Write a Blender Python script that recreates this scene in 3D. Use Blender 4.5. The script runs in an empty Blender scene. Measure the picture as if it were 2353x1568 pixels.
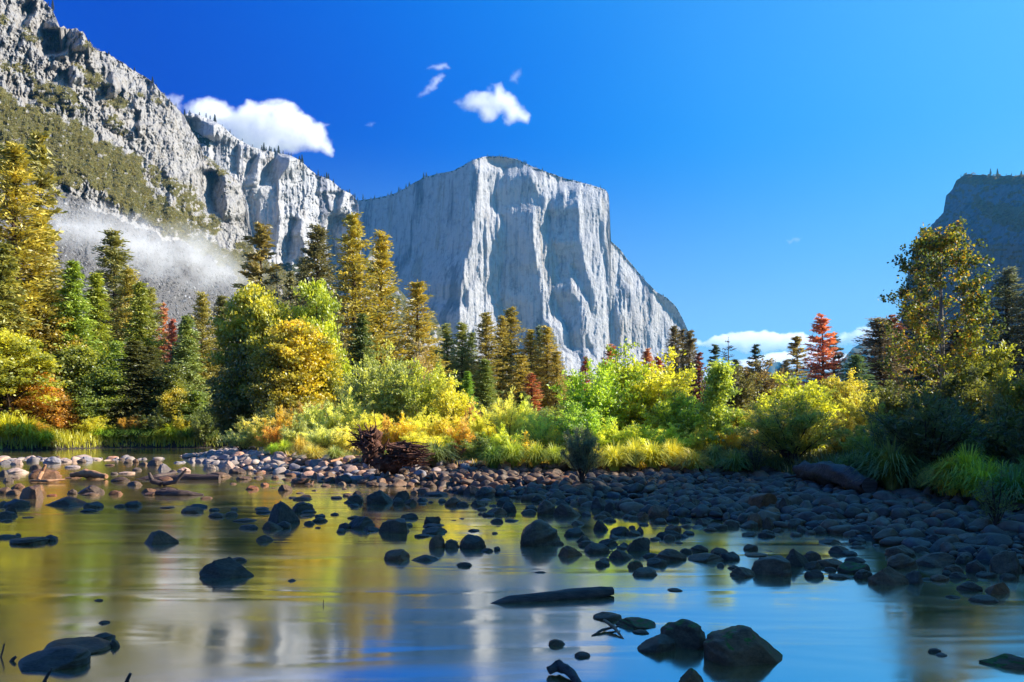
import bpy, math, random
import numpy as np
from mathutils import Vector
R = math.radians
# ------------------------------------------------------------------ camera, world, sun
# picture coordinates used below are those of a 2353 x 1568 view of the photograph
W0, H0, F, HZ, CH = 2353.0, 1568.0, 1847.0, 970.0, 1.6
SC = bpy.context.scene
COL = SC.collection
SUN_AZ, SUN_EL = R(80), R(31)       # azimuth to the right of the view direction (+Y)
SUNV = Vector((math.sin(SUN_AZ)*math.cos(SUN_EL), math.cos(SUN_AZ)*math.cos(SUN_EL), math.sin(SUN_EL)))
cam = bpy.data.cameras.new("camera"); co = bpy.data.objects.new("camera", cam); COL.objects.link(co)
co.location = (0, 0, CH); co.rotation_euler = (R(90), 0, 0)
cam.sensor_width = 36; cam.lens = F/W0*36; cam.shift_y = (HZ-H0/2)/W0
cam.clip_start = .1; cam.clip_end = 60000
SC.camera = co
w = bpy.data.worlds.new("World"); SC.world = w; w.use_nodes = True
nt = w.node_tree; bg = nt.nodes["Background"]
sky = nt.nodes.new("ShaderNodeTexSky"); sky.sky_type = 'NISHITA'; sky.sun_disc = False
sky.sun_elevation = SUN_EL; sky.sun_rotation = SUN_AZ
sky.air_density = 1.0; sky.dust_density = .6; sky.ozone_density = 2.5; sky.altitude = 1200
hs = nt.nodes.new("ShaderNodeHueSaturation"); hs.inputs['Saturation'].default_value = 1.55
hs.inputs['Value'].default_value = 1.0; hs.inputs['Hue'].default_value = .505
nt.links.new(sky.outputs[0], hs.inputs['Color'])
sep = nt.nodes.new("ShaderNodeSeparateColor"); cmb = nt.nodes.new("ShaderNodeCombineColor"); nt.links.new(hs.outputs[0], sep.inputs[0])
# deep polarised blue away from the sun, paler towards it
for k, pts in enumerate((((.42, 0.0), (.62, .22), (.9, .7), (1.7, 1.15)), ((1.10, .36), (1.17, .75), (1.30, 1.25), (1.45, 1.7), (1.8, 1.85), (2.9, 2.0), (3.6, 2.5)), ((2.6, 2.7), (3.35, 3.4), (4.0, 4.7), (5.5, 5.4)))):
    sc_ = 4. if k < 2 else 8.
    dv = nt.nodes.new("ShaderNodeMath"); dv.operation = 'DIVIDE'; dv.inputs[1].default_value = sc_; nt.links.new(sep.outputs[k], dv.inputs[0])
    rp_ = nt.nodes.new("ShaderNodeValToRGB"); el = rp_.color_ramp.elements; el[0].position = pts[0][0]/sc_; el[0].color = (pts[0][1]/sc_,)*3+(1,)
    el[1].position = pts[-1][0]/sc_; el[1].color = (pts[-1][1]/sc_,)*3+(1,)
    for p_, v_ in pts[1:-1]: e_ = el.new(p_/sc_); e_.color = (v_/sc_,)*3+(1,)
    ml = nt.nodes.new("ShaderNodeMath"); ml.operation = 'MULTIPLY'; ml.inputs[1].default_value = sc_
    nt.links.new(dv.outputs[0], rp_.inputs[0]); nt.links.new(rp_.outputs[0], ml.inputs[0]); nt.links.new(ml.outputs[0], cmb.inputs[k])
gg = nt.nodes.new("ShaderNodeTexCoord"); dt = nt.nodes.new("ShaderNodeVectorMath"); dt.operation = 'DOT_PRODUCT'; dt.inputs[1].default_value = SUNV
nt.links.new(gg.outputs['Generated'], dt.inputs[0])
# polarised blue: deepest away from the sun, paler towards it and towards the horizon, laid over the sky texture
pol = nt.nodes.new("ShaderNodeValToRGB"); el = pol.color_ramp.elements; pol.color_ramp.interpolation = 'B_SPLINE'
cols = ((.0, (0, .21, 2.3)), (.2, (0, .50, 3.1)), (.36, (0, .86, 3.6)), (.52, (.10, 1.35, 3.9)), (.74, (.40, 1.95, 4.1)), (1, (.9, 2.5, 4.3)))
el[0].position = 0; el[0].color = tuple(c/5 for c in cols[0][1])+(1,); el[1].position = 1; el[1].color = tuple(c/5 for c in cols[-1][1])+(1,)
for p_, c_ in cols[1:-1]: e_ = el.new(p_); e_.color = tuple(c/5 for c in c_)+(1,)
nt.links.new(dt.outputs['Value'], pol.inputs[0])
sz_ = nt.nodes.new("ShaderNodeSeparateXYZ"); nt.links.new(gg.outputs['Generated'], sz_.inputs[0])
wz = nt.nodes.new("ShaderNodeMapRange"); wz.interpolation_type = 'SMOOTHSTEP'
for a_, b_ in ((1, .02), (2, .34), (3, 1.), (4, 0.)): wz.inputs[a_].default_value = b_
nt.links.new(sz_.outputs[2], wz.inputs[0])
mw = nt.nodes.new("ShaderNodeMix"); mw.data_type = 'RGBA'; nt.links.new(wz.outputs[0], mw.inputs[0]); nt.links.new(pol.outputs[0], mw.inputs[6]); mw.inputs[7].default_value = (.26, .54, .84, 1)
m2_ = nt.nodes.new("ShaderNodeVectorMath"); m2_.operation = 'SCALE'; m2_.inputs['Scale'].default_value = 5.0; nt.links.new(mw.outputs[2], m2_.inputs[0])
mf_ = nt.nodes.new("ShaderNodeMix"); mf_.data_type = 'RGBA'; mf_.inputs[0].default_value = .9; nt.links.new(cmb.outputs[0], mf_.inputs[6]); nt.links.new(m2_.outputs[0], mf_.inputs[7])
nt.links.new(mf_.outputs[2], bg.inputs[0])
bg.inputs[1].default_value = .098
sl = bpy.data.lights.new("sun", 'SUN'); sl.energy = 4.6; sl.angle = R(.5); sl.color = (1, .93, .82)
so = bpy.data.objects.new("sun", sl); COL.objects.link(so)
so.rotation_euler = SUNV.to_track_quat('Z', 'Y').to_euler()
SC.view_settings.view_transform = 'Standard'; SC.view_settings.look = 'None'
SC.view_settings.exposure = 1.28; SC.view_settings.gamma = 1
cy = SC.cycles
cy.max_bounces = 6; cy.diffuse_bounces = 3; cy.glossy_bounces = 3; cy.transmission_bounces = 3
cy.volume_bounces = 6; cy.volume_max_steps = 64; cy.sample_clamp_indirect = 6; cy.caustics_reflective = False; cy.caustics_refractive = False

# ------------------------------------------------------------------ helpers
rng = np.random.default_rng(7); random.seed(7)
def _h(ix, iy, s):
    n = (ix.astype(np.int64)*374761393 + iy.astype(np.int64)*668265263 + s*974634777) & 0xffffffff
    n = ((n ^ (n >> 13))*1274126177) & 0xffffffff
    n = n ^ (n >> 16)
    return (n & 0xffffff)/float(0xffffff)
def vn(x, y, s=0):
    x = np.asarray(x, float); y = np.asarray(y, float)
    ix = np.floor(x); iy = np.floor(y); fx = x-ix; fy = y-iy
    fx = fx*fx*(3-2*fx); fy = fy*fy*(3-2*fy)
    a = _h(ix, iy, s); b = _h(ix+1, iy, s); c = _h(ix, iy+1, s); d = _h(ix+1, iy+1, s)
    return (a*(1-fx)+b*fx)*(1-fy)+(c*(1-fx)+d*fx)*fy
def fbm(x, y, s=0, o=4, g=.5):
    r = 0; a = 1; t = 0
    for k in range(o):
        r = r+a*(vn(x*2**k, y*2**k, s+k*17)-.5)*2; t += a; a *= g
    return r/t
def ridge(x, y, s=0, o=3):
    r = 0; a = 1; t = 0
    for k in range(o):
        r = r+a*(1-np.abs(vn(x*2**k, y*2**k, s+k*17)-.5)*4); t += a; a *= .5
    return r/t
def blocky(x, y, s=0, n=6):
    return np.round((vn(x, y, s)*.7+vn(x*2.3, y*2.3, s+1)*.3)*n)/n
def n3(p, s=0):                      # cheap 3d noise from 2d slices
    return (fbm(p[:, 0]+3.1*p[:, 2], p[:, 1]-1.7*p[:, 2], s, 2)+fbm(p[:, 1]+2.3*p[:, 0], p[:, 2]+1.3*p[:, 0], s+5, 2))*.5
def inpoly(x, y, P):
    x = np.asarray(x, float); y = np.asarray(y, float); r = np.zeros(x.shape, bool); n = len(P)
    for i in range(n):
        x1, y1 = P[i]; x2, y2 = P[(i+1) % n]
        if y1 == y2: continue
        r ^= ((y1 > y) != (y2 > y)) & (x < (x2-x1)*(y-y1)/(y2-y1)+x1)
    return r
def dpoly(x, y, P, closed=True):
    x = np.asarray(x, float); y = np.asarray(y, float); d = np.full(x.shape, 1e9); n = len(P)
    for i in range(n if closed else n-1):
        x1, y1 = P[i]; x2, y2 = P[(i+1) % n]; dx, dy = x2-x1, y2-y1
        t = np.clip(((x-x1)*dx+(y-y1)*dy)/(dx*dx+dy*dy+1e-12), 0, 1)
        d = np.minimum(d, np.hypot(x-x1-t*dx, y-y1-t*dy))
    return d
def blur(a, n, ax):
    for _ in range(2):
        pad = [(0, 0)]*a.ndim; pad[ax] = (n+1, n)
        c = np.cumsum(np.pad(a, pad, mode='edge'), axis=ax)
        k = 2*n+1
        a = (np.take(c, range(k, c.shape[ax]), ax)-np.take(c, range(0, c.shape[ax]-k), ax))/k
    return a
def wp(px, py, Y): return ((px-1176.5)/F*Y, Y, CH+(HZ-py)/F*Y)

class MB:
    def __init__(s): s.v = []; s.f4 = []; s.f3 = []; s.t4 = []; s.t3 = []; s.n = 0
    def add(s, v, f, t=.5):
        v = np.asarray(v, np.float32).reshape(-1, 3); f = np.asarray(f, np.int32)
        t = np.full(len(f), t, np.float32) if np.isscalar(t) else np.asarray(t, np.float32)
        if f.shape[1] == 4: s.f4.append(f+s.n); s.t4.append(t)
        else: s.f3.append(f+s.n); s.t3.append(t)
        s.v.append(v); s.n += len(v)
    def mesh(s, name, mat, smooth=False):
        me = bpy.data.meshes.new(name)
        V = np.concatenate(s.v) if s.v else np.zeros((0, 3), np.float32)
        f4 = np.concatenate(s.f4) if s.f4 else np.zeros((0, 4), np.int32)
        f3 = np.concatenate(s.f3) if s.f3 else np.zeros((0, 3), np.int32)
        n4, n3_ = len(f4), len(f3)
        me.vertices.add(len(V)); me.vertices.foreach_set('co', V.ravel())
        me.loops.add(n4*4+n3_*3); me.loops.foreach_set('vertex_index', np.concatenate([f4.ravel(), f3.ravel()]))
        me.polygons.add(n4+n3_)
        me.polygons.foreach_set('loop_start', np.concatenate([np.arange(n4)*4, n4*4+np.arange(n3_)*3]).astype(np.int32))
        me.polygons.foreach_set('loop_total', np.concatenate([np.full(n4, 4), np.full(n3_, 3)]).astype(np.int32))
        at = me.attributes.new('tint', 'FLOAT', 'FACE')
        at.data.foreach_set('value', np.concatenate(s.t4+s.t3).astype(np.float32))
        me.update(calc_edges=True)
        me.polygons.foreach_set('use_smooth', np.full(n4+n3_, smooth))
        if mat: me.materials.append(mat)
        return me
    def tube(s, P, r, sides=6, t=.5, cap=True):
        P = np.asarray(P, float); n = len(P); r = np.asarray(r, float)*np.ones(n)
        T = np.gradient(P, axis=0); T /= np.linalg.norm(T, axis=1)[:, None]+1e-9
        up = np.array([0, 0, 1.]) if abs(T[0][2]) < .9 else np.array([1., 0, 0])
        A = np.cross(T, up); A /= np.linalg.norm(A, axis=1)[:, None]+1e-9
        B = np.cross(T, A)
        th = np.linspace(0, 2*math.pi, sides, endpoint=False)
        V = (P[:, None]+(A[:, None]*np.cos(th)[None, :, None]+B[:, None]*np.sin(th)[None, :, None])*r[:, None, None]).reshape(-1, 3)
        i = np.arange(n-1)[:, None]*sides; j = np.arange(sides)[None]; k = (j+1) % sides
        f = np.stack([i+j, i+k, i+sides+k, i+sides+j], -1).reshape(-1, 4)
        s.add(V, f, t)
        if cap and sides > 3:
            for base, c in ((0, P[0]), ((n-1)*sides, P[-1])):
                v2 = np.concatenate([V[base:base+sides], c[None]])
                s.add(v2, np.stack([np.arange(sides), (np.arange(sides)+1) % sides, np.full(sides, sides)], -1), t)
    def leaves(s, C, L, Wd, t, up=.0, D=None):
        """rhombic leaves: C centres (n,3), L length, Wd width"""
        n = len(C)
        if D is None:
            D = rng.normal(size=(n, 3)); D[:, 2] += up
        D = D/(np.linalg.norm(D, axis=1)[:, None]+1e-9)
        E = np.cross(D, rng.normal(size=(n, 3))); E /= np.linalg.norm(E, axis=1)[:, None]+1e-9
        L = (np.asarray(L)*np.ones(n)*rng.uniform(.7, 1.3, n))[:, None]; Wd = (np.asarray(Wd)*np.ones(n))[:, None]
        V = np.stack([C-D*L/2, C+E*Wd/2, C+D*L/2, C-E*Wd/2], 1).reshape(-1, 3)
        s.add(V, np.arange(4*n).reshape(-1, 4), t)

def tag(o, label=None, cat=None, group=None, kind=None):
    if label: o['label'] = label
    if cat: o['category'] = cat
    if group: o['group'] = group
    if kind: o['kind'] = kind
    return o
def obj(name, me, parent=None, loc=None):
    o = bpy.data.objects.new(name, me); COL.objects.link(o)
    if parent: o.parent = parent
    if loc is not None: o.location = loc
    return o
def empty(name, loc, rz=0, sc=(1, 1, 1)):
    o = bpy.data.objects.new(name, None); COL.objects.link(o); o.location = loc; o.rotation_euler = (0, 0, rz); o.scale = sc
    o.empty_display_size = .2
    return o

# ------------------------------------------------------------------ materials
def mat(name):
    m = bpy.data.materials.new(name); m.use_nodes = True; t = m.node_tree
    for n in list(t.nodes): t.nodes.remove(n)
    out = t.nodes.new('ShaderNodeOutputMaterial')
    return m, t, out
def nd(t, typ, **kw):
    n = t.nodes.new('ShaderNode'+typ)
    for k, v in kw.items():
        if k in n.inputs: n.inputs[k].default_value = v
        else: setattr(n, k, v)
    return n
def coords(t, scale=(1, 1, 1), which='Object'):
    tc = nd(t, 'TexCoord'); mp = nd(t, 'Mapping'); mp.inputs['Scale'].default_value = scale
    t.links.new(tc.outputs[which], mp.inputs[0]); return mp.outputs[0]
def noise(t, vec, scale, detail=4, rough=.55, dist=0):
    n = nd(t, 'TexNoise'); n.inputs['Scale'].default_value = scale; n.inputs['Detail'].default_value = detail
    n.inputs['Roughness'].default_value = rough; n.inputs['Distortion'].default_value = dist
    t.links.new(vec, n.inputs['Vector']); return n.outputs['Fac']
def ramp(t, fac, stops):
    r = nd(t, 'ValToRGB'); e = r.color_ramp.elements
    while len(e) > 1: e.remove(e[-1])
    e[0].position = stops[0][0]; e[0].color = (*stops[0][1], 1)
    for p, c in stops[1:]:
        k = e.new(p); k.color = (*c, 1)
    t.links.new(fac, r.inputs[0]); return r.outputs[0]
def mix(t, fac, a, b, mode='MIX'):
    m = nd(t, 'Mix', data_type='RGBA', blend_type=mode)
    for sock, v in ((m.inputs[0], fac), (m.inputs[6], a), (m.inputs[7], b)):
        if hasattr(v, 'links') or hasattr(v, 'is_linked'): t.links.new(v, sock)
        elif isinstance(v, (int, float)): sock.default_value = v
        else: sock.default_value = (*v, 1)
    return m.outputs[2]
def math_(t, op, a, b=None, c=None):
    m = nd(t, 'Math', operation=op)
    for s_, v in zip(m.inputs, (a, b, c)):
        if v is None: continue
        if hasattr(v, 'is_linked'): t.links.new(v, s_)
        else: s_.default_value = v
    return m.outputs[0]
def bump(t, h, strength, dist):
    b = nd(t, 'Bump'); b.inputs['Strength'].default_value = strength; b.inputs['Distance'].default_value = dist
    t.links.new(h, b.inputs['Height']); return b.outputs[0]
def attr(t, name): return nd(t, 'Attribute', attribute_name=name).outputs['Fac']
def princ(t, out, col, rough=.8, nrm=None, spec=.3):
    p = nd(t, 'BsdfPrincipled')
    if hasattr(col, 'is_linked'): t.links.new(col, p.inputs['Base Color'])
    else: p.inputs['Base Color'].default_value = (*col, 1)
    if hasattr(rough, 'is_linked'): t.links.new(rough, p.inputs['Roughness'])
    else: p.inputs['Roughness'].default_value = rough
    p.inputs['Specular IOR Level'].default_value = spec
    if nrm: t.links.new(nrm, p.inputs['Normal'])
    t.links.new(p.outputs[0], out.inputs[0]); return p

def granite(name, light, dark, warm, veg=(.05, .055, .02), s=1.0, bs=1.0):
    """pale granite: vertical stains, warm patches, joints; 'tint' attribute 1 = scrub-covered, 2 = talus"""
    m, t, out = mat(name)
    v = coords(t); vs = coords(t, (1, 1, .045))
    streak = noise(t, vs, .06*s, 6, .65); fine = noise(t, vs, .3*s, 5, .65); big = noise(t, v, .006*s, 3)
    iso = noise(t, v, .09*s, 8, .68)
    c = ramp(t, streak, [(.36, dark), (.455, light), (.54, light), (.63, tuple((a_+b_)*.62 for a_, b_ in zip(light, dark)))])
    c = mix(t, ramp(t, big, [(.5, (0, 0, 0)), (.68, (.6, .6, .6))]), c, warm)
    c = mix(t, .38, c, ramp(t, fine, [(.34, dark), (.5, light), (.7, light)]))
    c = mix(t, .3, c, ramp(t, iso, [(.40, dark), (.5, light)]))
    vl = coords(t, (1, 1, .02)); c = mix(t, 1.0, c, ramp(t, noise(t, vl, .028*s, 4, .7), [(.36, (.42, .43, .50)), (.46, (1, 1, 1)), (.56, (1, 1, 1)), (.66, (.78, .72, .64))]), 'MULTIPLY')
    vegc = ramp(t, noise(t, v, .15*s, 4), [(.3, tuple(k*.6 for k in veg)), (.6, veg), (.8, (veg[0]*1.9, veg[1]*1.6, veg[2]*1.5))])
    tal = ramp(t, noise(t, v, .55*s, 6, .75), [(.35, (.045, .042, .042)), (.5, (.14, .133, .13)), (.68, (.28, .27, .27))])
    a = attr(t, 'tint')
    c = mix(t, math_(t, 'MULTIPLY', math_(t, 'GREATER_THAN', a, .75), math_(t, 'LESS_THAN', a, 1.5)), c, vegc)
    c = mix(t, math_(t, 'GREATER_THAN', a, 1.5), c, tal)
    h = math_(t, 'ADD', math_(t, 'MULTIPLY', fine, .6), iso)
    princ(t, out, c, .9, bump(t, h, .75, 6*bs), .1)
    return m
M = {}
M['cliff'] = granite('pale_granite', (.46, .45, .445), (.13, .137, .165), (.56, .48, .39), s=.55, bs=2.2)
M['cliff_near'] = granite('weathered_granite', (.40, .38, .355), (.07, .07, .08), (.36, .31, .26), veg=(.13, .12, .035), s=1.5, bs=1.3)
M['cliff_dark'] = granite('shaded_granite', (.10, .13, .19), (.04, .06, .10), (.16, .14, .14), veg=(.12, .105, .075), s=1.2)  # blue shade and air of the backlit promontory put into the rock colour
m, t, out = mat('far_hill'); princ(t, out, ramp(t, noise(t, coords(t), .004, 6), [(.3, (.03, .045, .03)), (.7, (.09, .09, .07))]), .95); M['hill'] = m

def leafmat(name, trans=.55, stops=None, rough=.5):
    m, t, out = mat(name)
    oi = nd(t, 'ObjectInfo'); a = attr(t, 'tint')
    if stops: c = ramp(t, a, stops)
    else:
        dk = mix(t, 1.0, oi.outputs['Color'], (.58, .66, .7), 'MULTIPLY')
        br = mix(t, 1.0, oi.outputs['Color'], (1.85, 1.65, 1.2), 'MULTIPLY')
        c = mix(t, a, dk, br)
    c = mix(t, 1.0, c, (.012, .012, .03), 'ADD')
    d = nd(t, 'BsdfDiffuse'); tr = nd(t, 'BsdfTranslucent'); gl = nd(t, 'BsdfGlossy'); gl.inputs['Roughness'].default_value = rough
    gl.inputs['Color'].default_value = (.8, .85, .9, 1)
    t.links.new(c, d.inputs[0]); t.links.new(mix(t, 1.0, c, (1.1, 1.05, .55), 'MULTIPLY'), tr.inputs[0])
    x = nd(t, 'MixShader'); x.inputs[0].default_value = trans; t.links.new(d.outputs[0], x.inputs[1]); t.links.new(tr.outputs[0], x.inputs[2])
    y = nd(t, 'MixShader'); y.inputs[0].default_value = .05; t.links.new(x.outputs[0], y.inputs[1]); t.links.new(gl.outputs[0], y.inputs[2])
    t.links.new(y.outputs[0], out.inputs[0]); return m
M['leaf'] = leafmat('leaf'); M['needle'] = leafmat('needle', .3)
M['cotton'] = leafmat('cottonwood_leaf', .5, [(0, (.04, .06, .012)), (.42, (.10, .15, .015)), (.74, (.34, .38, .02)), (.9, (.6, .42, .02)), (1, (.62, .26, .02))])
M['grass'] = leafmat('grass_blade', .45)
def bark(name, a, b, sc=8):
    m, t, out = mat(name); v = coords(t, (1, 1, .2)); n = noise(t, v, sc, 5, .65)
    princ(t, out, ramp(t, n, [(.3, a), (.7, b)]), .9, bump(t, n, .8, .03), .15); return m
M['bark'] = bark('brown_bark', (.035, .022, .015), (.13, .085, .06))
M['palebark'] = bark('pale_bark', (.14, .12, .10), (.38, .34, .29))
m, t, out = mat('drift_wood'); v = coords(t, (.25, 2.5, 2.5)); n = noise(t, v, 9, 6, .7)
princ(t, out, ramp(t, n, [(.3, (.022, .013, .01)), (.5, (.075, .045, .032)), (.75, (.16, .10, .07))]), .62, bump(t, n, 1, .02), .4); M['wood'] = m
m, t, out = mat('root_wood'); n = noise(t, coords(t), 6, 6, .7)
princ(t, out, ramp(t, n, [(.3, (.04, .018, .012)), (.55, (.15, .065, .04)), (.8, (.34, .17, .09))]), .75, bump(t, n, 1, .02), .2); M['root'] = m
m, t, out = mat('bleached_wood'); n = noise(t, coords(t, (.3, 2, 2)), 9, 6, .7)
princ(t, out, ramp(t, n, [(.3, (.22, .09, .04)), (.7, (.5, .28, .15))]), .8, bump(t, n, 1, .01), .2); M['tanwood'] = m

def stone(name, stops, rough, spec, moss=False):
    m, t, out = mat(name)
    tc = nd(t, 'TexCoord'); oi = nd(t, 'ObjectInfo'); ad = nd(t, 'VectorMath', operation='ADD')
    mu = nd(t, 'VectorMath', operation='SCALE'); mu.inputs['Scale'].default_value = 20
    cb = nd(t, 'CombineXYZ'); t.links.new(oi.outputs['Random'], cb.inputs[0]); t.links.new(cb.outputs[0], mu.inputs[0])
    t.links.new(tc.outputs['Object'], ad.inputs[0]); t.links.new(mu.outputs[0], ad.inputs[1]); v = ad.outputs[0]
    big = noise(t, v, 1.3, 4, .6); fine = noise(t, v, 9, 6, .7); gr = noise(t, v, 40, 3, .8)
    c = ramp(t, big, stops)
    a = attr(t, 'tint')
    c = mix(t, .35, c, ramp(t, fine, [(.3, stops[0][1]), (.6, stops[-1][1])]))
    pick = math_(t, 'FRACT', math_(t, 'ADD', math_(t, 'MULTIPLY', oi.outputs['Random'], 3.7), a))
    c = mix(t, 1.0, c, ramp(t, pick, [(0, (.55, .6, .7)), (.3, (1, .95, .9)), (.5, (1.25, 1.0, .85)), (.7, (.7, .8, 1.0)), (.9, (1.2, 1.15, 1.1)), (1, (2.0, 1.2, .8))]), 'MULTIPLY')
    c = mix(t, ramp(t, gr, [(.66, (0, 0, 0)), (.74, (.5, .5, .5))]), c, stops[-1][1])
    if moss:
        g = nd(t, 'NewGeometry'); sp = nd(t, 'SeparateXYZ'); t.links.new(g.outputs['Normal'], sp.inputs[0])
        f = math_(t, 'MULTIPLY', math_(t, 'GREATER_THAN', sp.outputs[2], .72), math_(t, 'GREATER_THAN', noise(t, v, 2.4, 4), .5))
        c = mix(t, f, c, ramp(t, fine, [(.3, (.03, .05, .01)), (.7, (.12, .17, .02))]))
    h = math_(t, 'ADD', fine, math_(t, 'MULTIPLY', gr, .3))
    princ(t, out, c, ramp(t, big, [(.3, (rough-.12,)*3), (.7, (rough+.12,)*3)]), bump(t, h, .5, .03), spec); return m
M['wet'] = stone('wet_shaded_stone', [(.3, (.035, .02, .010)), (.5, (.10, .058, .03)), (.75, (.25, .145, .075))], .45, .22)  # dark for wetness and also for the shade, which is painted in
M['wetmoss'] = stone('mossy_wet_stone', [(.3, (.05, .024, .010)), (.5, (.13, .065, .028)), (.75, (.30, .15, .065))], .5, .18, True)
M['dry'] = stone('dry_sunlit_stone', [(.3, (.17, .13, .11)), (.5, (.32, .25, .2)), (.75, (.5, .41, .34))], .8, .3)  # dry and sunlit: the pale tone carries some of the sunlight
M['bar'] = stone('shaded_bar_stone', [(.3, (.06, .036, .019)), (.5, (.14, .085, .046)), (.75, (.28, .195, .125))], .55, .22)  # shade over the bar is painted into this darker tone

# ground
m, t, out = mat('ground')
g = nd(t, 'NewGeometry'); sp = nd(t, 'SeparateXYZ'); t.links.new(g.outputs['Position'], sp.inputs[0]); v = g.outputs['Position']
peb = nd(t, 'TexVoronoi'); peb.inputs['Scale'].default_value = 9; t.links.new(v, peb.inputs['Vector'])
bed = mix(t, .6, ramp(t, noise(t, v, 3, 5), [(.3, (.02, .018, .015)), (.7, (.10, .08, .06))]), ramp(t, peb.outputs['Distance'], [(0, (.14, .12, .1)), (.6, (.02, .018, .016))]))
gr = ramp(t, noise(t, v, .6, 6, .7), [(.3, (.05, .06, .012)), (.48, (.16, .15, .03)), (.6, (.32, .2, .05)), (.75, (.24, .26, .04))])
c = mix(t, ramp(t, math_(t, 'ADD', sp.outputs[2], math_(t, 'MULTIPLY', noise(t, v, 2, 3), .2)), [(.48, (0, 0, 0)), (.54, (1, 1, 1))]), bed, gr)
princ(t, out, c, .95, bump(t, math_(t, 'ADD', peb.outputs['Distance'], noise(t, v, 14, 4)), .8, .04), .15); M['ground'] = m
# water: slow, silky, very reflective river
m, t, out = mat('river_water')
g = nd(t, 'NewGeometry'); mp = nd(t, 'Mapping'); mp.inputs['Scale'].default_value = (.35, 1.5, 1); mp.inputs['Rotation'].default_value = (0, 0, R(8))
t.links.new(g.outputs['Position'], mp.inputs[0]); v = mp.outputs[0]
n1 = noise(t, v, .8, 2, .5, .8); n2 = noise(t, v, 3.2, 2, .5, 1.2)
h = math_(t, 'ADD', n1, math_(t, 'MULTIPLY', n2, .05))
nr = bump(t, h, .2, .06)
gl = nd(t, 'BsdfGlossy'); t.links.new(ramp(t, n1, [(.35, (.085,)*3), (.7, (.17,)*3)]), gl.inputs['Roughness']); gl.inputs['Color'].default_value = (1, .97, .9, 1); t.links.new(nr, gl.inputs['Normal'])
df = nd(t, 'BsdfDiffuse'); df.inputs['Color'].default_value = (.20, .14, .035, 1)
fr = nd(t, 'Fresnel'); fr.inputs['IOR'].default_value = 1.34; t.links.new(nr, fr.inputs['Normal'])
x = nd(t, 'MixShader'); t.links.new(math_(t, 'MULTIPLY_ADD', fr.outputs[0], .28, .72), x.inputs[0])
t.links.new(df.outputs[0], x.inputs[1]); t.links.new(gl.outputs[0], x.inputs[2]); t.links.new(x.outputs[0], out.inputs[0]); M['water'] = m
def volmat(name, dens, col=(1, 1, 1), an=.3):
    m, t, out = mat(name); p = nd(t, 'VolumePrincipled'); p.inputs['Density'].default_value = dens
    p.inputs['Color'].default_value = (*col, 1); p.inputs['Anisotropy'].default_value = an
    t.links.new(p.outputs[0], out.inputs['Volume']); return m
# ------------------------------------------------------------------ ground, river bed, water
LAND = [(-9000, 70), (-90, 52), (-40, 45), (-27, 45.5), (-25, 49.5), (-17, 50), (-13.8, 43), (-10, 31.5), (-5, 24), (0, 21), (6.3, 19.2), (6.8, 14), (7.8, 11), (10, 7.5), (20, 1), (40, -8), (9000, -200), (9000, 20000), (-9000, 20000)]
BARP = [(-9000, 70), (-90, 52), (-40, 45), (-27, 45.5), (-25, 49.5), (-17, 50), (-14.6, 43), (-15.8, 38), (-12.6, 32), (-9.3, 27), (-5.8, 23), (-3, 19.8), (-.2, 17.2), (1.8, 14.8), (3.4, 13.1), (4.5, 11.8), (5, 10.2), (5.6, 8.2), (8, 5.3), (18, -3), (40, -14), (9000, -220), (9000, 20000), (-9000, 20000)]
def gz(x, y):
    x = np.asarray(x, float); y = np.asarray(y, float)
    L = inpoly(x, y, LAND); B = inpoly(x, y, BARP); dL = dpoly(x, y, LAND); dB = dpoly(x, y, BARP)
    bumpy = fbm(x*.9, y*.9, 3, 3)*.05
    fr_ = dB/(dB+dL+1e-6)
    zb = .01+.34*fr_-.34*np.clip(fbm(x*.45+3, y*.8, 14, 2)*1.8-.1, 0, 1)*(1-fr_)
    zl = np.minimum(.42+.05*np.minimum(dL, 18)+fbm(x*.15, y*.15, 9, 3)*.12, .05+.7*dB)
    zw = -np.minimum(.5, .03+.12*dB)
    return np.where(L, zl, np.where(B, zb, zw))+bumpy*np.where(L | B, 1, .4)
def g1(x, y): return float(gz(np.array([x]), np.array([y]))[0])
def grow(a, n, end): return a+(end-a)*np.linspace(0, 1, n+1)[1:]**3.2
xs = np.concatenate([-grow(42, 40, 9000)[::-1], np.linspace(-42, 42, 340), grow(42, 40, 9000)])
ys = np.concatenate([-grow(5, 14, 120)[::-1], np.linspace(-5, 62, 300), grow(62, 50, 9200)])
X, Y = np.meshgrid(xs, ys); Z = gz(X, Y)
mb = MB(); n = len(xs); i = np.arange(len(ys)-1)[:, None]*n; j = np.arange(n-1)[None]
mb.add(np.stack([X, Y, Z], -1), np.stack([i+j, i+j+1, i+n+j+1, i+n+j], -1).reshape(-1, 4))
tag(obj('ground', mb.mesh('ground', M['ground'], True)), kind='structure')
mb = MB(); mb.add([(-300, -60, 0), (300, -60, 0), (300, 75, 0), (-300, 75, 0)], [(0, 1, 2, 3)])
tag(obj('river', mb.mesh('river', M['water'])), kind='structure')

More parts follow.
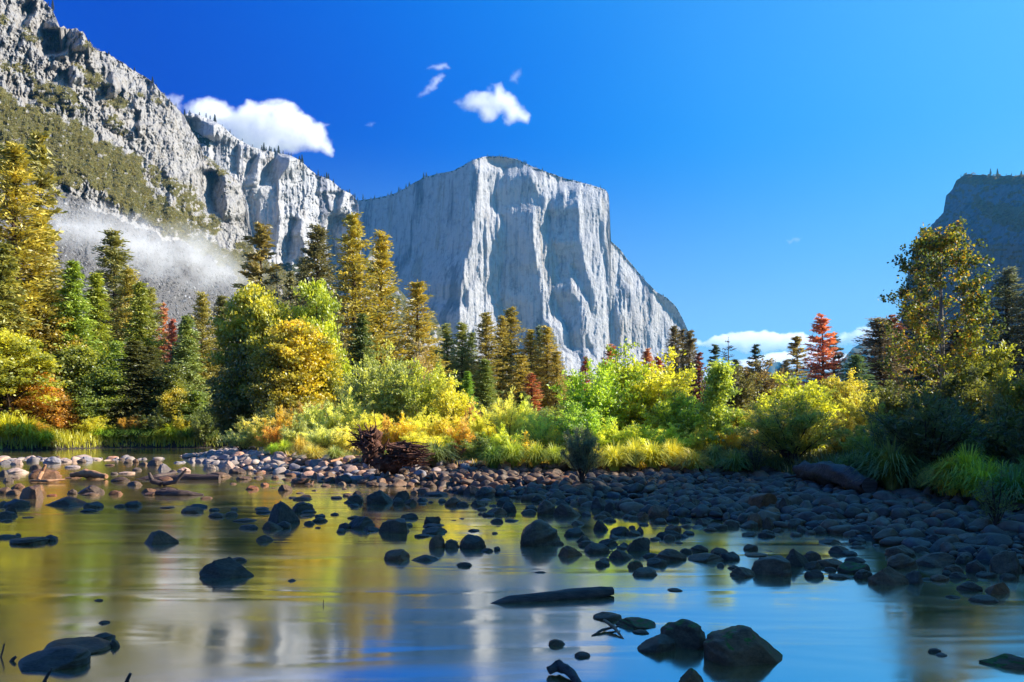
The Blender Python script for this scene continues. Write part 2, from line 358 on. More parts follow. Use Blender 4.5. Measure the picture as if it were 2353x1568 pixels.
# ------------------------------------------------------------------ mountains
def terrain_grid(name, px0, px1, step, prof, base, tanf, lit, shade, s_lit, s_shade, hp, relief, tintf, material, rows, back=True, warp=3, bottom=984, lab=None, backdrop=1.0):
    pxs = np.arange(px0, px1+step, step); pr = np.array(prof, float)
    top = np.interp(pxs, pr[:, 0], pr[:, 1])
    top = top-np.abs(fbm(pxs/9, pxs*0, 77, 4))*warp*1.3
    v = np.linspace(0, 1, rows)[:, None]
    PX = np.repeat(pxs[None], rows, 0); PY = bottom+(top[None]-bottom)*v
    # relief: slopes across the wall set where it turns to or from the sun, summed along each level
    gy = np.arange(max(-340, top.min()-6), bottom+8, 2.0); GX, GY = np.meshgrid(pxs, gy)
    wx = GX+fbm(GX/14, GY/40, 5, 4)*warp*2; wy = GY+fbm(GX/12, GY/16, 8, 3)*warp*2
    S = np.full(GX.shape, float(s_lit if lit is None else s_shade))
    if lit is not None:
        for P in lit: S[inpoly(wx, wy, P)] = s_lit
    for P in shade: S[inpoly(wx, wy, P)] = s_shade
    if lit is not None: S = np.where((S < 0) & (GX > 1078), -.1, S)
    S = blur(S, 1, 1)
    C = np.cumsum(S*step, axis=1)
    A = np.array(hp) if isinstance(hp, (list, tuple)) else np.arange(px0, px1+hp, hp)
    ai = np.clip(((A-px0)/step).astype(int), 0, len(pxs)-1)
    D = C[:, ai]-(C[:, ai].mean(0)[None] if lit is not None else 0)
    for q in range(len(gy)): C[q] -= np.interp(pxs, pxs[ai], D[q])
    C = blur(C, 4 if lit is not None else 1, 0)
    q = np.clip((PY-gy[0])/2.0, 0, len(gy)-1.001); q0 = q.astype(int); qf = q-q0; jj = np.arange(len(pxs))[None]+0*q0
    C = C[q0, jj]*(1-qf)+C[q0+1, jj]*qf; LIT = S[q0, jj]
    Yb = base(PX, PY)
    Yd = Yb+C+relief(PX, PY, LIT > .5)
    X = (PX-1176.5)/F*Yd; Z = CH+(HZ-PY)/F*Yd
    T = tintf(PX, PY)
    rowsb = [(X, Yd, Z)]
    if back:
        xt, yt, zt = X[-1], Yd[-1], Z[-1]
        B = [(xt, yt+d, zt-dz*backdrop+fbm(xt/20, yt*0+d, 31, 3)*dn) for d, dz, dn in ((4, -.5, 1), (18, 0, 2), (50, 3, 3), (130, 14, 4), (300, 60, 5), (600, 260, 5))]
        X = np.concatenate([X]+[(b[0]*(1+.9*(b[1]/yt-1)))[None] for b in B]); Yd = np.concatenate([Yd]+[b[1][None] for b in B]); Z = np.concatenate([Z]+[b[2][None] for b in B])
        T = np.concatenate([T]+[T[-1:]]*6)
    n = X.shape[1]; i = np.arange(X.shape[0]-1)[:, None]*n; j = np.arange(n-1)[None]
    mb = MB(); mb.add(np.stack([X, Yd, Z], -1), np.stack([i+j, i+j+1, i+n+j+1, i+n+j], -1).reshape(-1, 4), T[:-1, :-1].ravel())
    o = obj(name, mb.mesh(name, material, True)); tag(o, lab, kind='structure')
    return dict(px=pxs, PX=PX, PY=PY, X=X, Y=Yd, Z=Z, T=T, rows=rows, top=top)
def z3(P): return [(746.8+x*.3664, 287.2+y*.3664) for x, y in P]
def z1(P): return [(x*.3418, y*.3418) for x, y in P]
# the big wall
EC_PROF = [(780, 470)]+z3([(165, 470), (210, 475), (330, 460), (430, 435), (500, 400), (560, 365), (620, 330), (700, 310), (800, 290), (870, 255), (930, 220), (1000, 200), (1100, 198), (1200, 215), (1300, 262), (1400, 300), (1500, 335), (1600, 360), (1700, 388), (1760, 410), (1780, 440), (1785, 550), (1793, 730), (1850, 780), (1900, 850), (1960, 920), (2020, 990), (2080, 1050), (2150, 1090), (2200, 1140), (2240, 1210), (2280, 1300), (2320, 1400), (2350, 1480)])+[(1625, 900), (1640, 980)]
EC_LIT = [z3(P) for P in (
 [(1000, 190), (1040, 200), (1090, 250), (1140, 265), (1130, 300), (1095, 300), (1090, 340), (1060, 420), (1075, 500), (1100, 560), (1135, 600), (1138, 700), (1135, 820), (1110, 920), (1095, 1000), (1100, 1080), (1150, 1180), (1200, 1300), (1240, 1400), (1235, 1440), (1150, 1600), (830, 1600), (840, 1300), (850, 1180), (860, 1000), (880, 900), (900, 800), (925, 760), (940, 600), (960, 480), (975, 400), (960, 320), (980, 260), (940, 240)],
 [(1310, 275), (1350, 280), (1500, 335), (1440, 440), (1405, 530), (1415, 600), (1410, 700), (1440, 780), (1470, 860), (1475, 960), (1420, 1010), (1470, 1150), (1530, 1280), (1560, 1400), (1610, 1460), (1600, 1600), (1540, 1600), (1470, 1400), (1420, 1250), (1375, 1200), (1370, 1050), (1355, 1000), (1370, 880), (1340, 910), (1320, 800), (1310, 700), (1315, 560), (1330, 520), (1390, 560), (1395, 460), (1340, 400), (1310, 330)],
 [(1520, 370), (1540, 440), (1510, 500), (1500, 450)],
 [(1600, 370), (1760, 400), (1785, 440), (1790, 730), (2350, 1400), (2450, 2000), (1700, 2000), (1640, 1420), (1610, 1300), (1620, 1250), (1610, 1100), (1560, 1050), (1540, 900), (1560, 870), (1600, 1000), (1640, 1070), (1680, 1180), (1705, 1100), (1680, 1000), (1640, 900), (1620, 760), (1600, 640), (1610, 540), (1580, 450)])]
EC_SH = [z3(P) for P in (
 [(1690, 430), (1712, 450), (1708, 700), (1695, 600)], [(1735, 500), (1750, 600), (1785, 820), (1772, 950), (1755, 850), (1728, 700)],
 [(1060, 1040), (1085, 1060), (1090, 1140), (1065, 1120)], [(1380, 700), (1400, 720), (1385, 830), (1370, 860)], [(1075, 560), (1090, 600), (1085, 760), (1075, 700)],
 [(960, 800), (975, 900), (965, 1000), (950, 900)], [(890, 1000), (905, 1050), (900, 1180), (880, 1100)], [(1640, 1300), (1700, 1400), (1720, 1480), (1660, 1420)],
 [(2180, 1180), (2200, 1250), (2260, 1380), (2200, 1300)], [(1820, 1100), (1850, 1230), (1840, 1330), (1815, 1200)])]
def ec_base(PX, PY):
    y = np.interp(PX, [780, 900, 1075, 1240, 1400, 1520, 1640], [3150]*7)
    e = np.clip((HZ-PY)/F, 0, 1)
    return y*(1+.17*e)+np.clip(800-PY, -200, 0)*1.2
def ec_rel(PX, PY, l):
    a = blur(np.where(l, 1, .32), 2, 1)
    return a*(ridge(PX/26, PY/190, 1, 3)*9+fbm(PX/7, PY/60, 2, 4)*9+ridge(PX/12+fbm(PX/20, PY/30, 6)*.9, PY/70, 4, 4)*7)+fbm(PX/6, PY/12, 12, 4)*2.5*a+blocky(PX/16+fbm(PX/12, PY/20, 13)*.6, PY/80, 14, 5)*9*a
EC = terrain_grid('granite_monolith', 780, 1640, 1.5, EC_PROF, ec_base, 0, EC_LIT, EC_SH, 2.2, -1.25, [780, 1078, 1245, 1400, 1500, 1640], ec_rel,
    lambda PX, PY: np.where((vn(PX/3, PY/2, 55) > .62) & (PY < np.interp(PX, [p[0] for p in EC_PROF], [p[1] for p in EC_PROF])+4), 1., .3), M['cliff'], 430, warp=1.6)
# cliffs to the left of it
M2_PROF = [(380, 330)]+z1([(1220, 790), (1250, 770), (1280, 760), (1340, 775), (1450, 820), (1510, 860), (1560, 910), (1640, 960), (1700, 990), (1760, 1010), (1880, 1030), (1960, 1050), (2020, 1080), (2070, 1130), (2130, 1180), (2220, 1210), (2300, 1280), (2352, 1300)])+[(816, 455), (824, 474), (828, 560), (832, 900)]
M2_SH = [z1(P) for P in ([(1640, 1200), (1700, 1080), (1750, 1030), (1745, 1120), (1720, 1250), (1760, 1250), (1830, 1090), (1880, 1040), (1950, 1065), (1940, 1130), (1880, 1200), (1870, 1350), (1890, 1480), (1860, 1700), (1720, 1700), (1680, 1400), (1640, 1280)],
 [(2280, 1300), (2320, 1290), (2300, 1380), (2290, 1440), (2270, 1400)], [(1950, 1560), (1990, 1450), (2040, 1480), (2020, 1560), (2000, 1750), (1950, 1750)],
 [(1240, 780), (1340, 800), (1450, 840), (1440, 950), (1320, 900)], [(1600, 960), (1630, 980), (1610, 1160), (1590, 1150)], [(2190, 1300), (2215, 1320), (2220, 1420), (2200, 1400)])]+[
 [(826, 474), (765, 514), (763, 560), (774, 590), (769, 672), (769, 1000), (900, 1000)], [(660, 560), (672, 540), (680, 570), (668, 640), (662, 620)], [(690, 540), (700, 560), (696, 620), (686, 600)]]
def m2_base(PX, PY):
    y = np.interp(PX, [380, 480, 600, 720, 830], [1450, 1560, 1690, 1830, 1960]); e = np.clip((HZ-PY)/F, 0, 1)
    return y*(1+.35*e)-np.clip(PY-620, 0, 400)*1.5
def m2_rel(PX, PY, l):
    a = blur(np.where(l, 1, .35), 2, 1)
    return a*(ridge(PX/20, PY/110, 21, 3)*9+fbm(PX/7, PY/40, 22, 4)*8+ridge(PX/9+fbm(PX/16, PY/20, 7)*.8, PY/34, 24, 4)*5)+fbm(PX/5, PY/5, 25, 4)*1.6+a*blocky(PX/13+fbm(PX/9, PY/9, 27), PY/34, 26, 5)*22
M2 = terrain_grid('granite_cliff', 380, 832, 1.3, M2_PROF, m2_base, 0, None, M2_SH, 1.3, -2.6, 85, m2_rel,
    lambda PX, PY: np.where((inpoly(PX, PY, z1([(1200, 760), (1300, 880), (1440, 960), (1420, 1000), (1340, 960), (1290, 900)])) | (PY > 610+fbm(PX/30, PY/30, 3)*30)) & (vn(PX/5, PY/4, 6) > .3), 1., .3), M['cliff'], 330, warp=1.6)
# near mountainside on the left: crags, scrub, talus
M1_PROF = [(-260, -330), (-100, -220), (40, -60)]+z1([(290, 0), (350, 70), (370, 110), (405, 190), (430, 175), (450, 200), (470, 195), (520, 195), (535, 215), (555, 210), (600, 290), (640, 340), (700, 350), (780, 400), (850, 440), (900, 480), (980, 520), (1050, 580), (1100, 640), (1160, 700), (1230, 770), (1290, 890), (1340, 960), (1370, 1060), (1500, 1140), (1600, 1220), (1650, 1330), (1690, 1560)])+[(582, 568), (620, 605), (653, 625), (685, 645), (709, 693), (760, 760), (800, 860), (830, 960)]
BRUSH = [(-260, 60), (-60, 150), (0, 195), (27, 219), (51, 232), (102, 253), (147, 273), (205, 301), (232, 328), (273, 345), (328, 366), (325, 410), (359, 451), (427, 506), (470, 560), (520, 575), (560, 560), (600, 600), (680, 640), (720, 700), (700, 760), (560, 720), (540, 640), (470, 590), (400, 540), (308, 496), (239, 458), (205, 427), (143, 431), (96, 407), (0, 420), (-260, 300)]
LEDGE = [z1([(0, 400), (180, 440), (290, 560), (400, 590), (560, 690), (540, 790), (380, 730), (280, 700), (200, 560), (70, 480), (0, 470)]), z1([(530, 470), (640, 500), (710, 600), (640, 640), (560, 560)]), z1([(700, 690), (840, 620), (860, 660), (760, 760)]), z1([(720, 780), (830, 860), (800, 900), (700, 830)]),
 z1([(120, 190), (200, 210), (270, 280), (230, 300), (150, 230)]), z1([(560, 290), (640, 340), (600, 370), (550, 330)]), z1([(950, 630), (1080, 690), (1060, 710), (940, 650)]), z1([(1370, 1050), (1500, 1130), (1560, 1200), (1400, 1110)]), z1([(1020, 1120), (1250, 1240), (1400, 1380), (1500, 1560), (1300, 1560), (1150, 1330), (1000, 1180)]), z1([(0, 100), (70, 130), (60, 170), (0, 150)])]
TALUS = [(60, 413), (92, 413), (143, 437), (205, 478), (290, 509), (424, 560), (500, 600), (540, 650), (560, 720), (620, 740), (700, 760), (760, 1000), (-260, 1000), (-260, 330), (0, 425)]
M1_SH = [z1(P) for P in ([(300, 150), (350, 110), (400, 200), (540, 200), (560, 280), (500, 340), (400, 370), (330, 390), (290, 300)],
 [(1425, 1140), (1500, 1170), (1530, 1250), (1520, 1400), (1510, 1470), (1440, 1420), (1420, 1300)], [(900, 840), (935, 830), (930, 920), (910, 900)], [(440, 480), (500, 430), (520, 520), (470, 560)], [(680, 560), (760, 480), (780, 600), (700, 660)], [(200, 60), (240, 0), (260, 60), (180, 190), (150, 180)], [(600, 420), (650, 470), (640, 520), (600, 500)])]
def m1_base(PX, PY):
    yb = np.interp(PX, [-260, 0, 200, 400, 580, 760, 840], [250, 340, 470, 660, 930, 1250, 1500])
    e = np.clip((HZ-PY)/F, 0, 1); et = .27-np.clip(PX, 0, 600)*.00018
    k = np.where(e < et, e/.68, et/.68+(e-et)/1.35)
    return yb/(1-np.minimum(k, .74))
def m1_rel(PX, PY, l):
    rock = 1-np.clip(inpoly(PX, PY, TALUS)*1.+inpoly(PX, PY, BRUSH)*.6, 0, 1)
    rock = blur(blur(rock, 4, 0), 4, 1)
    smooth = np.clip((PX-300)/120, 0, 1)*.55
    r = ridge(PX/40+PY/110+fbm(PX/30, PY/30, 46)*.8, PY/75-PX/150, 41, 5)*34*(1-smooth*.8)+ridge(PX/11+PY/60+fbm(PX/14, PY/14, 47)*.8, PY/42, 42, 4)*12*(1-smooth*.6)+fbm(PX/9, PY/14, 43, 3)*6+blocky(PX/11+PY/50+fbm(PX/11, PY/16, 48)*.8, PY/34, 49, 5)*24*(1-smooth*.6)
    return r*(.25+.75*rock)+fbm(PX/4, PY/3.2, 44, 2)*1.4
def m1_tint(PX, PY):
    wx = PX+fbm(PX/22, PY/22, 51, 3)*26; wy = PY+fbm(PX/22, PY/22, 52, 3)*20
    T = np.full(PX.shape, .3); n = vn(PX/6, PY/5, 53)
    T[inpoly(wx, wy, TALUS)] = 2
    T[inpoly(wx, wy, BRUSH)] = 1
    for P in LEDGE: T[inpoly(wx, wy, P) & (n > .35)] = 1
    T[(T == 1) & (vn(PX/9, PY/7, 54) < .17)] = .3
    return T
M1 = terrain_grid('mountainside', -260, 830, 1.5, M1_PROF, m1_base, 0, None, M1_SH, 1.2, -4.5, 70, m1_rel, m1_tint, M['cliff_near'], 560, warp=3)
# low rocky foot in front of the big wall
FT = [(840, 600), (860, 560), (880, 610), (897, 646), (923, 672), (945, 697), (970, 725), (1003, 734), (1018, 763), (1050, 790), (1100, 830), (1140, 900)]
FTG = terrain_grid('rocky_foothill', 840, 1140, 1.5, FT, lambda PX, PY: 1900+(PX-840)*1.3+(HZ-PY)*1.2, 0, None, [], 1.0, -1, 40, lambda PX, PY, l: ridge(PX/12, PY/25, 61, 4)*8+fbm(PX/4, PY/5, 62, 3)*3,
    lambda PX, PY: np.where(vn(PX/8, PY/6, 63) > .35, 1., .3), M['cliff_near'], 120, warp=2)
# dark promontory on the right
RT = [(2030, 800), (2060, 770), (2078, 711), (2082, 656), (2097, 579), (2130, 530), (2168, 490), (2174, 451), (2188, 436), (2199, 414), (2221, 401), (2284, 405), (2353, 405), (2500, 395), (2700, 360), (2900, 330)]
RTL = [[(2235, 450), (2290, 470), (2353, 470), (2460, 500), (2460, 560), (2353, 530), (2290, 520), (2250, 490)], [(2221, 401), (2353, 405), (2353, 425), (2260, 420)]]
def rt_base(PX, PY):
    y = 1750-np.clip(PX-2060, -50, 600)*1.5; e = np.clip((HZ-PY)/F, 0, 1)
    lean = blur(blur((inpoly(PX, PY, RTL[0]) | inpoly(PX, PY, RTL[1]))*1., 5, 0), 5, 1)
    return y*(1+.12*e)+lean*0+np.where(PY < 560, (560-PY)*1.2, 0)
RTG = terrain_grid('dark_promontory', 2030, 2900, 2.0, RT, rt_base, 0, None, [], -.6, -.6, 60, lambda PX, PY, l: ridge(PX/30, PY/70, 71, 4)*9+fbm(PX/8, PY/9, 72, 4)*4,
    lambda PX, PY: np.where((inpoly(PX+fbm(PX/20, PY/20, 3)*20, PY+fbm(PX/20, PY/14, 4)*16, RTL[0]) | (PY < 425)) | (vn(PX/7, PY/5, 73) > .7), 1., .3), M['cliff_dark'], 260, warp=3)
# distant blue hills
for prof, Yd, lab in (([(1880, 880), (1932, 832), (1960, 800), (1983, 789), (2020, 778), (2080, 760), (2200, 740), (2400, 760), (2700, 900)], 4200, 'distant_ridge'), ([(1500, 900), (1600, 870), (1700, 868), (1755, 850), (1775, 834), (1790, 833), (1815, 848), (1850, 846), (1900, 855), (2000, 860), (2200, 900)], 7600, 'distant_hills')):
    terrain_grid(lab, prof[0][0], prof[-1][0], 3.0, prof, lambda PX, PY, Yd=Yd: Yd+(HZ-PY)*6., 0, None, [], 0, 0, 60, lambda PX, PY, l: ridge(PX/30, PY/30, 81, 4)*60+fbm(PX/6, PY/6, 82, 3)*20, lambda PX, PY: np.ones(PX.shape), M['hill'], 60, warp=2, lab=None)

# clouds and mist: closed bodies that thin out towards their edges
def pillow(name, P, Yf, thick, m, step=3, ns=14, edge=26, seed=1, amp=.45):
    P = np.array(P, float); x0, y0 = P.min(0)-4; x1, y1 = P.max(0)+4
    PX, PY = np.meshgrid(np.arange(x0, x1, step), np.arange(y0, y1, step))
    wx = PX+fbm(PX/ns, PY/ns, seed, 4)*ns*.55; wy = PY+fbm(PX/ns, PY/ns, seed+9, 4)*ns*.4
    d = dpoly(wx, wy, P.tolist())*np.where(inpoly(wx, wy, P.tolist()), 1, -1)
    T = np.clip(d/edge, 0, 1)**1.3*thick*(1+amp*fbm(PX/(ns*1.5), PY/(ns*1.5), seed+3, 4)*2)
    T = np.where(d > 0, np.maximum(T, 0), 0)
    Yc = Yf(PX, PY) if callable(Yf) else np.full(PX.shape, float(Yf))
    ins = T > 0; n = PX.shape[1]
    q = ins[:-1, :-1] | ins[1:, :-1] | ins[:-1, 1:] | ins[1:, 1:]
    mb = MB()
    for sgn in (-1, 1):
        Yy = Yc+sgn*T/2; X = (PX-1176.5)/F*Yy; Z = CH+(HZ-PY)/F*Yy
        i, j = np.nonzero(q); a = i*n+j
        f = np.stack([a, a+1, a+n+1, a+n], -1)
        if sgn == -1: f = f[:, ::-1]
        mb.add(np.stack([X, Yy, Z], -1), f)
    me = mb.mesh(name, m, True)
    import bmesh
    bm = bmesh.new(); bm.from_mesh(me); bmesh.ops.remove_doubles(bm, verts=bm.verts, dist=.02)
    bmesh.ops.delete(bm, geom=[v for v in bm.verts if not v.link_faces], context='VERTS')
    bm.to_mesh(me); bm.free()
    return obj(name, me)
def zk(P): return [(344.7+x*.4395, 114.9+y*.4395) for x, y in P]
CL = [('long white bank of cloud rising behind the left cliffs', zk([(170, 290), (230, 255), (300, 245), (390, 260), (450, 300), (510, 250), (560, 268), (650, 248), (740, 270), (810, 330), (880, 370), (950, 385), (920, 400), (930, 430), (965, 500), (962, 575), (900, 545), (830, 530), (760, 545), (500, 580), (200, 420)]), 5200, 420, 22, 16),
 ('ragged white puff of cloud above and left of the monolith summit', zk([(1590, 280), (1640, 225), (1700, 205), (1770, 215), (1775, 170), (1835, 165), (1870, 210), (1930, 250), (1960, 310), (2005, 345), (1975, 400), (1930, 385), (1850, 400), (1840, 340), (1790, 385), (1730, 380), (1710, 330), (1640, 325)]), 5200, 330, 24, 18),
 ('small thin hooked wisp of cloud, upper of the pair', zk([(1435, 100), (1470, 78), (1560, 66), (1580, 95), (1530, 118), (1460, 106)]), 5300, 150, 18, 12),
 ('thin slanting streak of cloud below the hooked wisp', zk([(1380, 250), (1430, 205), (1480, 140), (1525, 115), (1550, 140), (1500, 200), (1450, 235), (1400, 258)]), 5300, 150, 18, 12),
 ('faint wisp of cloud trailing above the ragged puff', zk([(1870, 170), (1890, 120), (1950, 80), (1950, 140), (1930, 190)]), 5300, 40, 16, 14),
 ('faint haze of cloud touching the left crest', [(368, 222), (395, 210), (420, 218), (425, 260), (390, 250)], 5300, 130, 16, 14),
 ('tiny faint cloud speck between the two white clouds', zk([(1105, 395), (1150, 375), (1190, 378), (1160, 405)]), 5300, 40, 10, 10),
 ('tiny faint cloud speck in the open sky right of the monolith', [(1805, 552), (1825, 546), (1845, 545), (1838, 556), (1812, 562)], 6000, 50, 10, 8),
 ('smooth lens shaped cloud low over the far valley', [(1600, 790), (1625, 774), (1680, 764), (1760, 761), (1840, 764), (1880, 775), (1890, 795), (1840, 806), (1760, 812), (1690, 806), (1640, 800)], 12500, 1500, 14, 30),
 ('flat white cloud band lowest over the far valley', [(1590, 868), (1640, 842), (1720, 822), (1820, 806), (1900, 800), (1950, 812), (1960, 870), (1800, 900), (1600, 900)], 14000, 1300, 14, 34),
 ('soft cloud streak right of the lens shaped cloud', [(1880, 790), (1920, 765), (1990, 745), (2060, 735), (2060, 790), (1980, 796), (1900, 800)], 12500, 500, 16, 30)]
CM = volmat('cloud_vapour', .0062, (1, 1, 1), .0); CM2 = volmat('far_cloud_vapour', .005, (1, 1, 1), .0)
for lab, P, Yc, th, ed, ns in CL:
    o = pillow('cloud', P, Yc, th, CM if Yc < 10000 else CM2, 2.5, ns, ed, seed=len(lab), amp=.15 if Yc > 10000 else .4)
    tag(o, lab, 'cloud', 'white clouds in the blue sky')
MIST = [(60, 440), (160, 455), (230, 462), (300, 478), (400, 500), (480, 525), (560, 570), (620, 625), (590, 690), (470, 685), (380, 665), (280, 630), (180, 590), (80, 560)]
tag(pillow('mist', MIST, lambda PX, PY: m1_base(PX, PY)*.9, 60, volmat('mist_vapour', .02, (1, 1, 1), .0), 3, 30, 95, 5, .6), 'thin white mist hanging on the talus slope', 'mist', kind='stuff')
# the air of the valley
mb = MB(); a, b, c, d, e, f = -9400, 9400, -200, 9600, -3, 1060
mb.add([(a, c, e), (b, c, e), (b, d, e), (a, d, e), (a, c, f), (b, c, f), (b, d, f), (a, d, f)], [(0, 3, 2, 1), (4, 5, 6, 7), (0, 1, 5, 4), (1, 2, 6, 5), (2, 3, 7, 6), (3, 0, 4, 7)])
tag(obj('haze', mb.mesh('haze', volmat('valley_air', 4.0e-5, (.13, .58, 1), .5))), 'thin blue valley air', kind='stuff')
# ------------------------------------------------------------------ plants: prototypes (mesh data shared by the copies)
def conifer(seed, Hh=20., Rr=3.2, dens=1., droop=.25, tuft=.42, base=.12, gap=.15, kind='pine', bare=False):
    r = np.random.default_rng(seed); tr = MB(); cr = MB()
    z = np.linspace(0, Hh, 14); lean = r.normal(0, .12, 2)
    tx = lean[0]*np.sin(z/Hh*3)*1.2; ty = lean[1]*np.sin(z/Hh*2.3)*1.2
    tr.tube(np.stack([tx, ty, z], 1), np.maximum(.26*(Hh/20)*(1-z/Hh)**.8, .02), 8)
    zz = base*Hh; C = []; D = []; T = []
    clump = r.uniform(.62, 1.25, 60)
    while zz < Hh*.995:
        f = zz/Hh; prof = ((1-f)**.75)*(1-math.exp(-(f-base*.6)*9)) if kind == 'pine' else (1-f)**.9
        k = max(3, int((6 if kind == 'pine' else 8)*dens*(.6+.6*(1-f)))); a0 = r.uniform(0, 6.3)
        for b in range(k):
            if r.random() < gap*(1.3-f): continue
            L = (Rr*prof*r.uniform(.55, 1.12)*clump[int(f*59)]+.25)
            a = a0+b*2*math.pi/k+r.normal(0, .5); r_z = r.normal(0, .22)
            rise = (.55*f-.10) if kind == 'pine' else (.25*f-.25)
            m_ = max(4, int(L/.28)); s = np.linspace(0.04, 1, m_)
            px = np.interp(zz, z, tx)+np.cos(a)*L*s; py = np.interp(zz, z, ty)+np.sin(a)*L*s
            pz = zz+r_z+L*(rise*s-droop*s*s*(1-.6*f)+ (.22*s**3 if kind == 'pine' else 0))
            P = np.stack([px, py, pz], 1)
            if L > .8: tr.tube(P[::max(1, m_//4)], np.linspace(.035+.012*L, .012, len(P[::max(1, m_//4)])), 3, cap=False)
            if bare and r.random() < .5: continue
            st = int(m_*(.35 if kind == 'pine' else .15)) if f < .85 else 0
            for q in range(st, m_):
                nn = int((14 if kind == 'pine' else 13)*(.8+.4*r.random()))
                w_ = (.16+.14*L/Rr*(1.2 if kind == 'pine' else 1.6)*(1-abs(s[q]-.6)))*(Rr/3.)
                off = r.normal(0, 1, (nn, 3))*np.array([w_, w_, w_*.55])
                C.append(P[q]+off)
                d = off*1.2+np.array([np.cos(a), np.sin(a), .25 if kind == 'pine' else -.25])*.55+r.normal(0, .3, (nn, 3))
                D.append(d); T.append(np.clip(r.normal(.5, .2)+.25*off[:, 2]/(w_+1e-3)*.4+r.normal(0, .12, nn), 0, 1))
        zz += r.uniform(.8, 1.25)*Hh*.021/(dens**.5)
    C.append(np.array([[tx[-1], ty[-1], Hh-.1*q] for q in range(5)])); D.append(np.tile([0, 0, 1.], (5, 1))+r.normal(0, .2, (5, 3))); T.append(np.full(5, .6))
    C = np.concatenate(C); D = np.concatenate(D); T = np.concatenate(T)
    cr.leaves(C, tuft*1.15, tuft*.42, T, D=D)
    return tr, cr, Hh, 2*Rr*(.60 if kind == 'pine' else .62)

def branchy(seed, Hh, Rr, zb, nlimb, nclump, lpc, leaf, crad, trunks=1, asp=.55, shape='round', spread=.6, tilt=.0, tr_r=.03, hollow=.25, low=0., up=0.):
    """broad-leaved tree or shrub: stems, limbs reaching leaf clumps spread unevenly through the crown"""
    r = np.random.default_rng(seed); tr = MB(); cr = MB()
    stems = []
    for s in range(trunks):
        a = r.uniform(0, 6.3) if trunks > 1 else 0; sp_ = spread*Rr*r.uniform(.3, 1) if trunks > 1 else .0
        top = Hh*r.uniform(.7, .95) if trunks > 1 else Hh*.9
        z = np.linspace(0, top, 9); u = z/top
        P = np.stack([np.cos(a)*sp_*u**1.3+r.normal(0, .012*Hh, 9).cumsum()*.6*u+tilt*z, np.sin(a)*sp_*u**1.3+r.normal(0, .012*Hh, 9).cumsum()*.6*u, z], 1)
        P[0, :2] = [np.cos(a)*.03*trunks**.5, np.sin(a)*.03*trunks**.5]
        rad = tr_r*Hh/trunks**.6*(1-u*.85); tr.tube(P, rad, 7 if trunks == 1 else 4); stems.append(P)
    ncl = 0; C = []; T = []; lob = r.uniform(0, 6.3, 6); att = 0
    big = [(r.uniform(0, 6.3), r.uniform(.15, .95), r.uniform(.3, .55)) for _ in range(max(5, nclump//14))]
    while ncl < nclump and att < nclump*30:
        att += 1
        f = r.uniform(0, 1); a = r.uniform(0, 6.3)
        if shape == 'round': pr = math.sqrt(max(0, 1-(2*f-.9)**2/1.25))
        elif shape == 'cone': pr = (1-f)**.7*.95+.08
        elif shape == 'vase': pr = (.35+.65*f**.7)*math.sqrt(max(0, 1-max(0, f-.6)**2/.17))
        else: pr = (1-.25*f)
        pr *= 1+.28*math.sin(2*a+lob[0])*math.sin(5*f+lob[1])+.2*math.sin(3*a+lob[2]+6*f)+.12*math.sin(9*f+lob[3])
        rr = (hollow+(1-hollow)*r.random()**.6)*pr*Rr
        gapv = min((abs((a-b[0]+3.14) % 6.28-3.14)*.5+abs(f-b[1])*1.4)/b[2] for b in big)
        if gapv > 1.05 and r.random() < .85: continue
        zc = zb+(Hh-zb)*f
        c = np.array([np.cos(a)*rr+tilt*zc, np.sin(a)*rr, zc]); ncl += 1
        cl_t = r.normal(.48, .24); n = int(lpc*r.uniform(.5, 1.4)); cr_ = crad*r.uniform(.6, 1.35)
        pts = c+r.normal(0, 1, (n, 3))*np.array([cr_, cr_, cr_*asp]); C.append(pts)
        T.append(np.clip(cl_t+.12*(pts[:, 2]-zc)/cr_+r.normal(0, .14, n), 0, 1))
        if ncl % max(1, nclump//nlimb) == 0:
            st = stems[r.integers(len(stems))]; k = min(len(st)-1, max(1, int(len(st)*np.clip((zc-rr*.7)/Hh, .12, .9))))
            s0 = st[k]; mid = (s0+c)/2+np.array([0, 0, .12*rr])+r.normal(0, .04*Rr, 3)
            u = np.linspace(0, 1, 6)[:, None]; P = (1-u)**2*s0+2*u*(1-u)*mid+u*u*c
            tr.tube(P, np.linspace(tr_r*Hh*.32/trunks**.5, .006, 6), 4, cap=False)
    C = np.concatenate(C); T = np.concatenate(T); C[:, 2] = np.maximum(C[:, 2], .03+low)
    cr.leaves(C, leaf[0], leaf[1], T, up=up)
    return tr, cr, Hh, 2*Rr

